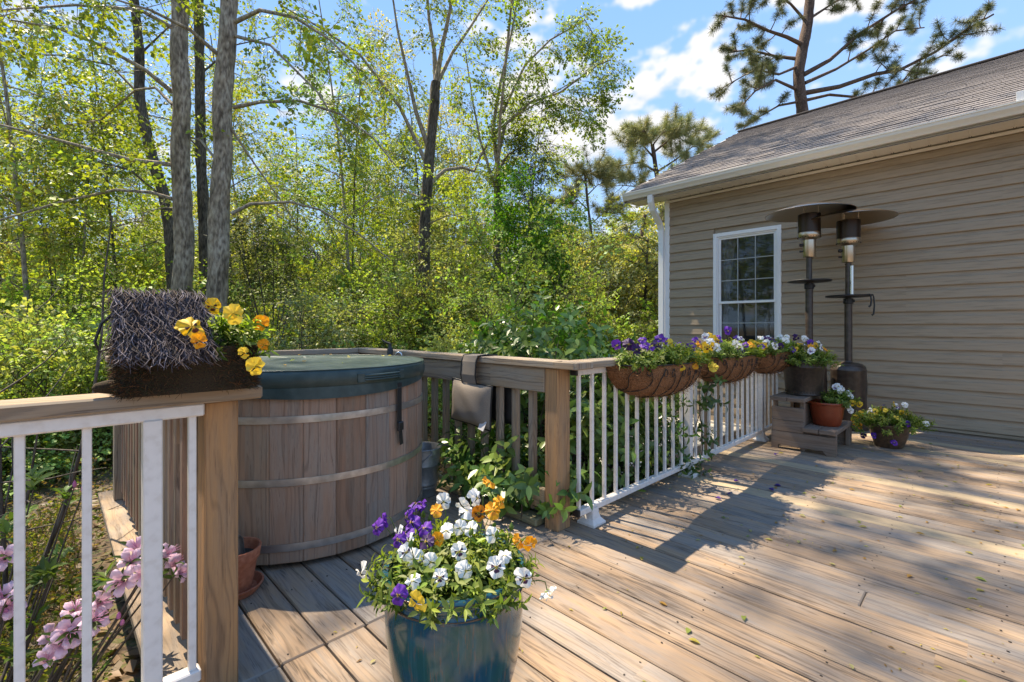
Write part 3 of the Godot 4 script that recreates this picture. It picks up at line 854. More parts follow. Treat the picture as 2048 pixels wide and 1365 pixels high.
# ---------------------------------------------------------------- the tub and what stands round it
func build_tub() -> void:
	var t := thing("hot_tub", "round cedar hot tub with metal hoops under a dark green cover", "hot tub", Vector3(-2.751, 0, -1.062))
	var R := 0.63
	var N := 28
	var sv := []
	for k in 14:
		sv.append(bxm(Vector3(0.1402, 0.80, 0.045), 0.0045, ruv(), jit(Color(1, 1, 1), 0.34, 0.12)))
	for k in N:
		var a := TAU * (k + 0.35) / N
		var rr := R - 0.0225 + rf(-0.0012, 0.0012)
		part(t, "stave", sv[k % 14], M.cedar, Transform3D(Basis(Vector3.UP, PI / 2 - a), Vector3(cos(a) * rr, 0.425, sin(a) * rr)))
	var fm := MB.new()
	fm.lathe([Vector2(0.0, 0.05), Vector2(R - 0.05, 0.05)], 24)
	part(t, "floor_panel", fm.done(), M.cedar)
	for k in 4:
		part(t, "bearer", bxm(Vector3(0.05, 0.048, 0.9), 0.003, ruv()), M.cedar, at(-0.36 + 0.24 * k, 0.024, 0))
	for y in [0.668, 0.388, 0.098]:
		var hm := MB.new()
		hm.lathe([Vector2(R + 0.0035, y - 0.016), Vector2(R + 0.0065, y - 0.016), Vector2(R + 0.0075, y), Vector2(R + 0.0065, y + 0.016), Vector2(R + 0.0035, y + 0.016)], 60)
		var hoop := part(t, "hoop", hm.done(), M.alu)
		part(hoop, "bolt", bxm(Vector3(0.012, 0.012, 0.10), 0.004), M.chrome, Transform3D(Basis(Vector3.UP, 0.4), Vector3(cos(1.25) * (R + 0.012), y - 0.026, sin(1.25) * (R + 0.012))))
	# folding cover, highest along the fold
	var Rc := R + 0.014
	var cm := MB.new()
	cm.lathe([Vector2(Rc - 0.02, 0.79), Vector2(Rc - 0.004, 0.792), Vector2(Rc - 0.001, 0.81), Vector2(Rc + 0.004, 0.815), Vector2(Rc + 0.006, 0.845), Vector2(Rc + 0.004, 0.872), Vector2(Rc - 0.002, 0.884), Vector2(Rc - 0.014, 0.8885)], 96)
	var cover := part(t, "cover", cm.done(), M.vinyl)
	var fold := Vector3(0.6994, 0, -0.7148)
	var fnl := Vector3(0.7148, 0, 0.6994)
	for half in [-1.0, 1.0]:
		var tm := MB.new()
		var NR := 14
		var NA := 40
		var grid := []
		for j in NR + 1:
			var row := []
			for k in NA + 1:
				var a := PI * k / NA
				var rr := (Rc - 0.013) * j / NR
				var s := sin(a) * rr
				var y := 0.8885 + 0.026 * (1.0 - s / Rc) * (1.0 - pow(float(j) / NR, 6.0)) - (0.010 * exp(-s * 90.0)) + 0.0016 * sin(rr * 21.0 + a * 5.0)
				if j == NR: y = 0.8885
				row.append(fold * cos(a) * rr + fnl * half * s + Vector3(0, y, 0))
			grid.append(row)
		for j in NR:
			for k in NA:
				var u: Array = [grid[j][k], grid[j + 1][k], grid[j + 1][k + 1], grid[j][k + 1]]
				if j == 0: tm.tri(u[0], u[1], u[2], Vector3.UP)
				else: tm.quad(u[0], u[1], u[2], u[3], Vector3.UP)
		var st := SurfaceTool.new()
		st.create_from(tm.done(), 0)
		part(cover, "top_panel", st.commit(), M.vinyl_top)
	var pp := MB.new()
	var pts := []
	var rad := []
	for k in 97:
		var a := TAU * k / 96
		pts.append(Vector3(cos(a) * (Rc - 0.003), 0.8865, sin(a) * (Rc - 0.003))); rad.append(0.0035)
	pp.tube(pts, rad, 6, false)
	part(cover, "piping", pp.done(), M.vinyl_top)
	var sk := MB.new()
	for k in 40:
		var a0 := -0.75 + 1.9 * k / 40
		var a1 := -0.75 + 1.9 * (k + 1) / 40
		var d0 := 0.034 * sin(PI * k / 40.0)
		var d1 := 0.034 * sin(PI * (k + 1) / 40.0)
		sk.quad(Vector3(cos(a0) * (Rc + 0.001), 0.81, sin(a0) * (Rc + 0.001)), Vector3(cos(a1) * (Rc + 0.001), 0.81, sin(a1) * (Rc + 0.001)), Vector3(cos(a1) * (Rc + 0.004), 0.79 - d1, sin(a1) * (Rc + 0.004)), Vector3(cos(a0) * (Rc + 0.004), 0.79 - d0, sin(a0) * (Rc + 0.004)), Vector3(cos(a0), 0, sin(a0)))
	part(cover, "skirt", sk.done(), M.vinyl)
	var hm2 := MB.new()
	for b in 3:
		var hp := []
		var hr := []
		for k in 13:
			var f := k / 12.0
			var a := -0.34 + 0.33 * f
			var lift := 0.008 + 0.012 * sin(PI * f)
			hp.append(Vector3(cos(a) * (Rc + lift), 0.852 - 0.011 * b, sin(a) * (Rc + lift))); hr.append(0.0058)
		hm2.tube(hp, hr, 6)
	part(cover, "handle", hm2.done(), M.vinyl)
	for a in [-0.365, 0.015]:
		part(cover, "handle_patch", bxm(Vector3(0.04, 0.045, 0.006), 0.002), M.vinyl, Transform3D(Basis(Vector3.UP, PI / 2 - a), Vector3(cos(a) * (Rc + 0.007), 0.841, sin(a) * (Rc + 0.007))))
	var sa := -0.35
	var sp := Vector3(cos(sa), 0, sin(sa))
	var strap := part(t, "cover_strap", bxm(Vector3(0.034, 0.25, 0.003), 0.001), M.black, Transform3D(Basis(Vector3.UP, PI / 2 - sa), sp * (Rc + 0.002) + Vector3(0, 0.672, 0)))
	part(strap, "buckle", bxm(Vector3(0.04, 0.045, 0.014), 0.004), M.black, at(0, -0.10, 0.006))
	part(strap, "loose_end", bxm(Vector3(0.026, 0.085, 0.006), 0.002), M.black, Transform3D(Basis(Vector3(0, 0, 1), 0.12), Vector3(0.006, -0.155, 0.004)))
	# valve and spout on the far rim
	var vv := thing("tub_valve", "black lever valve standing behind the cover of the tub", "valve", Vector3(-3.14, 0.835, -1.80))
	var vm := MB.new()
	vm.lathe([Vector2(0.022, 0.0), Vector2(0.022, 0.085), Vector2(0.016, 0.095), Vector2(0.012, 0.10), Vector2(0.012, 0.125), Vector2(0.0, 0.13)], 16)
	part(vv, "body", vm.done(), M.black)
	var lv := MB.new()
	lv.tube([Vector3(0.005, 0.125, 0), Vector3(-0.03, 0.138, 0.02), Vector3(-0.062, 0.158, 0.035)], [0.008, 0.0065, 0.005], 8)
	part(vv, "lever", lv.done(), M.black)
	var pv := MB.new()
	pv.lathe([Vector2(0.0, -0.83), Vector2(0.015, -0.83), Vector2(0.015, 0.0)], 12)
	part(vv, "pipe", pv.done(), M.black)
	var ch := thing("chrome_ring", "chrome pipe ring beside the black valve", "fitting", Vector3(-3.085, 0.872, -1.838))
	var cp := []
	var cr := []
	for k in 25:
		var a := TAU * k / 24
		cp.append(Vector3(cos(a) * 0.024, sin(a) * 0.024, 0).rotated(Vector3.UP, 0.7)); cr.append(0.008)
	var rm := MB.new()
	rm.tube(cp, cr, 8, false)
	part(ch, "ring", rm.done(), M.chrome)
	part(ch, "bracket", bxm(Vector3(0.02, 0.05, 0.055), 0.003), M.black, at(0.0, -0.03, -0.042))

func cushion(w: float, h: float, th: float) -> ArrayMesh:
	var m := MB.new()
	var nx := 16
	var ny := 12
	for side in [1.0, -1.0]:
		var st := m.v.size()
		for j in ny + 1:
			for k in nx + 1:
				var u := 2.0 * k / nx - 1.0
				var v := 2.0 * j / ny - 1.0
				var puff := pow(maxf(0.0, (1.0 - pow(absf(u), 3.0)) * (1.0 - pow(absf(v), 3.0))), 0.55)
				var pin := 1.0 - 0.045 * (1.0 - absf(u)) * pow(absf(v), 4.0)
				m.put(Vector3(u * w / 2 * (1.0 - 0.03 * (1.0 - v * v)), v * h / 2 * pin, side * (th / 2 * puff + 0.005 * sin(u * 7.0 + v * 4.0) * puff + 0.0015)), Vector3(u * 0.35, v * 0.35, side), Vector2(u, v))
		for j in ny:
			for k in nx:
				var a := st + j * (nx + 1) + k
				if side > 0: m.ix.append_array([a, a + nx + 1, a + nx + 2, a, a + nx + 2, a + 1])
				else: m.ix.append_array([a, a + nx + 2, a + nx + 1, a, a + 1, a + nx + 2])
	return smoothed(m.done())

func build_cushion() -> void:
	var t := thing("spa_cushion", "grey woven spa cushion with dark piping strapped over the picket railing", "cushion", Vector3(-2.27, 0.62, -1.862))
	var tilt := Basis(Vector3(0, 0, 1), -0.06)
	var c := part(t, "cushion", cushion(0.385, 0.265, 0.075), M.cloth, Transform3D(tilt, Vector3(0, -0.01, 0)))
	var pm := MB.new()
	var pts := []
	var rad := []
	for k in 49:
		var f := 4.0 * k / 48.0
		var sd := int(f) % 4
		var g := f - int(f)
		var u := [2.0 * g - 1.0, 1.0, 1.0 - 2.0 * g, -1.0][sd] as float
		var v := [-1.0, 2.0 * g - 1.0, 1.0, 1.0 - 2.0 * g][sd] as float
		pts.append(Vector3(u * 0.1925 * (1.0 - 0.03 * (1.0 - v * v)), v * 0.1325 * (1.0 - 0.045 * (1.0 - absf(u)) * pow(absf(v), 4.0)), 0)); rad.append(0.0055)
	pm.tube(pts, rad, 6, false)
	part(c, "piping", pm.done(), M.black)
	part(c, "care_label", bxm(Vector3(0.05, 0.06, 0.002), 0.0005), M.tagcloth, Transform3D(Basis(Vector3(0, 0, 1), -0.15) * Basis(Vector3(1, 0, 0), -0.3), Vector3(0.145, -0.105, 0.026)))
	var sm_ := MB.new()
	var prof := [Vector2(0.012, 0.115), Vector2(0.024, 0.17), Vector2(0.018, 0.25), Vector2(0.006, 0.287), Vector2(-0.06, 0.292), Vector2(-0.158, 0.288), Vector2(-0.166, 0.24), Vector2(-0.168, 0.05)]
	for k in prof.size() - 1:
		var a: Vector2 = prof[k]
		var b: Vector2 = prof[k + 1]
		sm_.quad(Vector3(-0.07 + 0.004 * k, a.y, a.x), Vector3(0.07, a.y, a.x), Vector3(0.07, b.y, b.x), Vector3(-0.066 + 0.004 * k, b.y, b.x))
	var strap := part(t, "strap", sm_.done(), M.cloth)
	for s in [-0.07, 0.07]:
		var em := MB.new()
		var ep := []
		var er := []
		for k in prof.size():
			ep.append(Vector3(s, prof[k].y, prof[k].x)); er.append(0.0045)
		em.tube(ep, er, 5)
		part(strap, "edging", em.done(), M.black)
	part(t, "counterweight", cushion(0.36, 0.24, 0.06), M.black, at(0.04, -0.02, -0.165))

func build_bucket() -> void:
	var t := thing("galvanized_bucket", "grey galvanized bucket standing between the tub and the picket railing", "bucket", Vector3(-2.66, 0.0, -1.68))
	t.position = Vector3(-2.69, 0.003, -1.69)
	t.position += Vector3(0.10, 0, -0.03)
	var m := MB.new()
	m.lathe([Vector2(0.0, 0.012), Vector2(0.083, 0.012), Vector2(0.084, 0.0), Vector2(0.088, 0.0), Vector2(0.093, 0.05), Vector2(0.0955, 0.053), Vector2(0.0955, 0.06), Vector2(0.0945, 0.063), Vector2(0.0965, 0.07), Vector2(0.099, 0.073), Vector2(0.099, 0.08), Vector2(0.0975, 0.083), Vector2(0.107, 0.19), Vector2(0.1095, 0.193), Vector2(0.1095, 0.2), Vector2(0.108, 0.203), Vector2(0.117, 0.297), Vector2(0.121, 0.299), Vector2(0.122, 0.305), Vector2(0.118, 0.308), Vector2(0.115, 0.304), Vector2(0.106, 0.19), Vector2(0.086, 0.016), Vector2(0.0, 0.016)], 40)
	part(t, "pail", m.done(), M.galv)
	var hp := []
	var hr := []
	for k in 15:
		var a := PI * k / 14
		hp.append(Vector3(cos(a) * 0.121, 0.288 - sin(a) * 0.10, sin(a) * 0.05 + 0.085 * sin(a))); hr.append(0.0032)
	var hm := MB.new()
	hm.tube(hp, hr, 6)
	part(t, "handle", hm.done(), M.galv)
	for s in [-1, 1]:
		part(t, "ear", bxm(Vector3(0.008, 0.04, 0.03), 0.003), M.galv, at(0.121 * s, 0.285, 0))

# ---------------------------------------------------------------- flowers
var flower_mesh := {}
var sprig_mesh := []
var bud_mesh: ArrayMesh
const KINDS := {
	"white": [Color(0.80, 0.79, 0.75), Color(0.80, 0.79, 0.75), Color(0.70, 0.52, 0.05)],
	"white_faced": [Color(0.80, 0.79, 0.76), Color(0.045, 0.008, 0.05), Color(0.75, 0.5, 0.03)],
	"yellow": [Color(0.80, 0.50, 0.012), Color(0.06, 0.012, 0.006), Color(0.8, 0.45, 0.01)],
	"orange": [Color(0.80, 0.36, 0.008), Color(0.66, 0.22, 0.006), Color(0.8, 0.45, 0.01)],
	"lemon": [Color(0.80, 0.58, 0.05), Color(0.80, 0.50, 0.02), Color(0.8, 0.45, 0.01)],
	"violet": [Color(0.13, 0.025, 0.36), Color(0.045, 0.008, 0.15), Color(0.7, 0.45, 0.02)],
	"plum": [Color(0.038, 0.008, 0.085), Color(0.012, 0.003, 0.02), Color(0.6, 0.4, 0.02)],
	"dark_gold": [Color(0.50, 0.17, 0.006), Color(0.035, 0.006, 0.004), Color(0.8, 0.45, 0.01)],
	"lilac_white": [Color(0.80, 0.78, 0.80), Color(0.11, 0.02, 0.30), Color(0.75, 0.5, 0.03)]}

func smoothed(mesh: ArrayMesh) -> ArrayMesh:
	var st := SurfaceTool.new()
	st.create_from(mesh, 0)
	st.generate_normals()
	return st.commit()

# a pansy facing +Z: two upper petals, two wings, one broad lip
func pansy(cols: Array, seed_: int) -> ArrayMesh:
	var m := MB.new()
	var r := RandomNumberGenerator.new()
	r.seed = seed_
	var spec := [[62.0, 0.030, 44.0, -0.004, 0.0], [118.0, 0.030, 44.0, -0.005, 0.0], [8.0, 0.027, 42.0, 0.0, 0.6], [172.0, 0.027, 42.0, 0.001, 0.6], [270.0, 0.031, 58.0, 0.003, 0.75]]
	for s in spec:
		var rings := [0.06, 0.3, 0.52, 0.60, 0.85, 1.0]
		var ncol := 8
		var st := m.v.size()
		var ph := r.randf_range(0, 6)
		var curl := r.randf_range(-0.25, 0.45)
		for i in rings.size():
			for k in ncol + 1:
				var f := 2.0 * k / ncol - 1.0
				var ang := deg_to_rad(s[0] + f * s[2] * (0.55 + 0.45 * rings[i]))
				var rr: float = s[1] * rings[i] * (1.0 - 0.24 * pow(absf(f), 2.5)) * (1.0 + 0.06 * sin(f * 7.0 + ph) * rings[i])
				var zz: float = s[3] + 0.0034 * sin(f * 4.6 + ph) * rings[i] * rings[i] - curl * 0.022 * rings[i] * rings[i] + 0.004 * (1.0 - rings[i])
				var blot: float = s[4]
				if rings[i] < 0.1: m.col = cols[2] if s[4] > 0.0 else cols[0]
				elif rings[i] < 0.56 and blot > 0.0 and absf(f) < 0.45 + blot * 0.5: m.col = cols[1]
				else:
					var q := r.randf_range(0.9, 1.03)
					m.col = Color(cols[0].r * q, cols[0].g * q, cols[0].b * q)
				m.put(Vector3(cos(ang) * rr, sin(ang) * rr, zz), Vector3(0.25 * cos(ang) * curl, 0.25 * sin(ang) * curl, 1), Vector2(0.5, 0.5))
		for i in rings.size() - 1:
			for k in ncol:
				var a := st + i * (ncol + 1) + k
				var b := a + ncol + 1
				m.ix.append_array([a, a + 1, b + 1, a, b + 1, b])
	# calyx behind
	m.col = Color(0.09, 0.17, 0.03)
	for k in 5:
		var d := Vector3(cos(TAU * k / 5) * 0.8, sin(TAU * k / 5) * 0.8, -0.5).normalized()
		m.leaf(Vector3(0, 0, -0.006), d, Vector3(0, 0, -1), 0.014, 0.006)
	return smoothed(m.done())

func make_flowers() -> void:
	for k in KINDS:
		flower_mesh[k] = [pansy(KINDS[k], 3 + hash(k) % 97), pansy(KINDS[k], 200 + hash(k) % 89), pansy(KINDS[k], 400 + hash(k) % 83)]
	for v in 3:
		var m := MB.new()
		var hgt := 0.075
		m.col = Color(0.10, 0.19, 0.035)
		m.tube([Vector3.ZERO, Vector3(0.004, hgt * 0.5, 0.002), Vector3(0.0, hgt, 0.006)], [0.0022, 0.0019, 0.0014], 5)
		for k in 15:
			var f := 0.1 + 0.9 * k / 14.0
			var a := k * 2.4 + v
			var d := Vector3(cos(a), rf(0.05, 0.9), sin(a)).normalized()
			m.col = jit(Color(0.12, 0.20, 0.032).lerp(Color(0.25, 0.33, 0.06), f * f), 0.3, 0.1)
			var l := rf(0.017, 0.034)
			m.leaf(Vector3(0.002, hgt * f, 0.003), d, Vector3.UP, l, l * rf(0.28, 0.42), 0.25, rf(-0.1, 0.4), true)
		sprig_mesh.append(m.done())
	var b := MB.new()
	b.col = Color(0.16, 0.24, 0.05)
	b.lathe([Vector2(0, -0.01), Vector2(0.006, -0.004), Vector2(0.0065, 0.004), Vector2(0.0, 0.016)], 8)
	bud_mesh = b.done()

func face_basis(n: Vector3, roll := 0.0) -> Basis:
	var z := n.normalized()
	var x := Vector3.UP.cross(z)
	if x.length() < 0.05: x = Vector3.RIGHT
	x = x.normalized()
	return Basis(x, z.cross(x), z) * Basis(Vector3(0, 0, 1), roll)

func add_flower(plant: Node3D, kind: String, p: Vector3, root: Vector3, face: Vector3, size := 1.0) -> void:
	var q := face_basis(face + rdir() * 0.25, rf(-0.5, 0.5))
	var sq := Vector3(size, size, size * rf(0.9, 1.6))
	var f := part(plant, "flower", flower_mesh[kind][rng.randi() % 3], M.petal, Transform3D(q * Basis.from_scale(sq), p))
	var m := MB.new()
	m.col = Color(0.14, 0.22, 0.045)
	var inv := f.transform.affine_inverse()
	var back := p - q.z * 0.012 * size
	var neck := back + Vector3(0, 0.012, 0) - q.z * 0.012
	var pts := []
	for v in [root, root.lerp(neck, 0.5) + Vector3(rf(-0.01, 0.01), 0.012, rf(-0.01, 0.01)), root.lerp(neck, 0.85) + Vector3(0, 0.008, 0), neck, back]:
		pts.append(inv * v)
	m.tube(pts, [0.0016, 0.0015, 0.0014, 0.0014, 0.0016], 5)
	part(f, "stem", m.done(), M.leaf)

# leaves of one planting: an ellipse of soil at `c` with radii rx, rz, foliage `hgt` high
func foliage(plant: Node3D, rx: float, rz: float, y: float, hgt: float, count: int, spill := 0.25, tint := Color(1, 1, 1)) -> void:
	for v in 3:
		var xs := []
		var cs := []
		for k in int(count / 3.0):
			var a := rf(0, TAU)
			var r := sqrt(rf(0, 1))
			var edge := r * r * r
			var out := Vector3(cos(a), 0, sin(a))
			var p := Vector3(cos(a) * rx * r * (1.0 + spill * 0.35 * edge), y + hgt * rf(0.0, 0.62) * (1.0 - 0.55 * r * r) - spill * 0.09 * edge * rf(0, 1), sin(a) * rz * r * (1.0 + spill * 0.35 * edge))
			var lean := (Vector3.UP * (1.15 - 0.55 * edge) + out * (0.15 + 0.85 * edge) + rdir() * 0.4).normalized()
			var x := lean.cross(rdir()).normalized()
			var s := rf(0.7, 1.25)
			xs.append(Transform3D(Basis(x * s, lean * s, x.cross(lean) * s), p))
			var q := rf(0.65, 1.25)
			cs.append(Color(tint.r * q * rf(0.9, 1.15), tint.g * q, tint.b * q * rf(0.8, 1.1)))
		many(plant, "foliage", sprig_mesh[v], M.leaf, xs, cs)

func scatter_flowers(plant: Node3D, rx: float, rz: float, y: float, hgt: float, kinds: Array, n: int, size := 1.0) -> void:
	for k in n:
		var a := TAU * (k * 0.618) + rf(-0.3, 0.3)
		var r := sqrt((k + 0.5) / n) * 1.02
		var out := Vector3(cos(a), 0, sin(a))
		var p := Vector3(cos(a) * rx * r, y + hgt * (1.0 - 0.5 * r * r) * rf(0.7, 1.15), sin(a) * rz * r)
		add_flower(plant, kinds[rng.randi() % kinds.size()], p, Vector3(p.x * 0.55, y - 0.01, p.z * 0.55), out * 0.75 + Vector3(0.45, 0.4, 0.5) + rdir() * 0.45, size * rf(0.8, 1.15))
	for k in int(n * 0.5):
		var a := rf(0, TAU)
		var r := sqrt(rf(0, 1))
		var p := Vector3(cos(a) * rx * r, y + hgt * rf(0.6, 1.0), sin(a) * rz * r)
		var b := part(plant, "bud", bud_mesh, M.leaf, Transform3D(face_basis(rdir()), p))
		var m := MB.new()
		m.col = Color(0.14, 0.22, 0.045)
		m.tube([Vector3.ZERO, b.transform.affine_inverse() * Vector3(p.x * 0.8, y, p.z * 0.8)], [0.0013, 0.0015], 4)
		part(b, "stem", m.done(), M.leaf)

func pix(x: float, y: float, fwd: float) -> Vector3:
	var r := (x - 1024.0) / 940.0
	return Vector3((r * 0.6994 - 0.7148) * fwd, 1.08 - (y - 656.0) / 940.0 * fwd, (-r * 0.7148 - 0.6994) * fwd)
# ---------------------------------------------------------------- pots
func build_blue_pot() -> void:
	var c := Vector3(-1.046, 0, -0.801)
	var t := thing("blue_pot", "large blue green glazed pot with a rolled rim", "plant pot", c + Vector3(0, 0.002, 0))
	var m := MB.new()
	var prof := [Vector2(0.0, 0.0), Vector2(0.118, 0.0), Vector2(0.124, 0.006), Vector2(0.15, 0.07), Vector2(0.174, 0.15), Vector2(0.187, 0.23), Vector2(0.190, 0.29), Vector2(0.187, 0.325), Vector2(0.190, 0.329), Vector2(0.191, 0.334), Vector2(0.187, 0.339), Vector2(0.186, 0.346), Vector2(0.195, 0.354), Vector2(0.199, 0.365), Vector2(0.197, 0.376), Vector2(0.190, 0.381), Vector2(0.180, 0.378), Vector2(0.175, 0.365), Vector2(0.172, 0.33), Vector2(0.16, 0.2)]
	m.lathe(prof, 72, Vector3.ZERO, Vector2(1, 1), 0.0, TAU, Vector2(1, 2.2))
	part(t, "pot_wall", m.done(), M.glaze)
	t.scale = Vector3(1.0, 1.12, 1.0)
	# bare brown edge where the glaze broke over the rim
	for q in [[0.1915, 0.334, 0.0028], [0.1985, 0.3715, 0.0024]]:
		var pts := []
		var rad := []
		for k in 73:
			var a := TAU * k / 72
			pts.append(Vector3(cos(a) * (q[0] - 0.001), q[1] + 0.0007 * sin(a * 9.0), sin(a) * (q[0] - 0.001))); rad.append(q[2] * (0.75 + 0.35 * sin(a * 5.0 + q[1] * 40.0)))
		var em := MB.new()
		em.tube(pts, rad, 6, false)
		part(t, "rim_edge", em.done(), M.brown_pot)
	var s := MB.new()
	s.lathe([Vector2(0.172, 0.335), Vector2(0.09, 0.343), Vector2(0.0, 0.345)], 32)
	part(t, "soil", s.done(), M.soil)
	var p := thing("pansy_plant", "mixed white, orange and violet pansies in the blue glazed pot", "flowers", c)
	foliage(p, 0.168, 0.168, 0.376, 0.04, 300, 0.04)
	var F := [
		["violet", 755, 1055], ["violet", 765, 1046], ["violet", 815, 1034], ["violet", 824, 1046], ["violet", 843, 1012], ["violet", 833, 1010], ["violet", 849, 1057], ["violet", 797, 1079], ["violet", 812, 1068], ["plum", 853, 1084],
		["white", 887, 1003], ["white", 925, 1013], ["white", 933, 1024], ["white", 952, 996], ["white", 985, 1070], ["white", 893, 1062], ["white", 942, 1058], ["white", 920, 1056], ["white", 818, 1082], ["white", 795, 1067], ["white", 861, 1124], ["white", 828, 1118], ["white", 826, 1163], ["white", 930, 1142], ["white_faced", 812, 1105], ["white_faced", 880, 1155], ["white", 1010, 1112],
		["white_faced", 918, 1103], ["white_faced", 992, 1134], ["white_faced", 1047, 1156],
		["orange", 873, 1022], ["orange", 978, 966], ["orange", 1000, 1004], ["orange", 985, 1022], ["orange", 1037, 1083], ["dark_gold", 957, 1026], ["orange", 875, 1079], ["orange", 1060, 1088], ["lemon", 835, 1205], ["violet", 797, 1190]]
	for f in F:
		var fwd := lerpf(1.46, 1.09, clampf((f[2] - 970.0) / 230.0, 0.0, 1.0))
		var w := pix(f[1], f[2], fwd) - c
		var face := Vector3(0.5, 0.35, 0.5) + Vector3(w.x, 0, w.z) * 3.0 + rdir() * 0.45
		if f[0] == "white_faced": face = Vector3(0.62, 0.35, 0.62)
		add_flower(p, f[0], w, Vector3(w.x * 0.6, 0.37, w.z * 0.6), face, rf(0.66, 0.92) if f[0] != "violet" else rf(0.68, 0.88))
	var w1 := pix(724, 1146, 1.30) - c
	add_flower(p, "white", w1, Vector3(-0.13, 0.37, 0.09), Vector3(-0.3, -0.2, 0.9), 0.9)
	var w2 := pix(1098, 1190, 1.26) - c
	add_flower(p, "white", w2, Vector3(0.15, 0.38, -0.06), Vector3(0.3, -0.7, 0.1), 0.9)
	for k in 12:
		var a := rf(0, TAU)
		var bp := Vector3(cos(a) * rf(0.05, 0.18), rf(0.44, 0.53), sin(a) * rf(0.05, 0.18))
		var b := part(p, "bud", bud_mesh, M.leaf, Transform3D(face_basis(rdir()), bp))
		var m2 := MB.new()
		m2.col = Color(0.14, 0.22, 0.045)
		m2.tube([Vector3.ZERO, b.transform.affine_inverse() * Vector3(bp.x * 0.7, 0.35, bp.z * 0.7)], [0.0013, 0.0016], 4)
		part(b, "stem", m2.done(), M.leaf)

func simple_pot(t: Node3D, prof: Array, mat: Material, soil_r: float, soil_y: float, squash := Vector2(1, 1)) -> void:
	var m := MB.new()
	m.lathe(prof, 48, Vector3.ZERO, squash)
	part(t, "pot_wall", m.done(), mat)
	var s := MB.new()
	s.lathe([Vector2(soil_r, soil_y - 0.006), Vector2(soil_r * 0.5, soil_y), Vector2(0, soil_y + 0.002)], 24, Vector3.ZERO, squash)
	part(t, "soil", s.done(), M.soil)

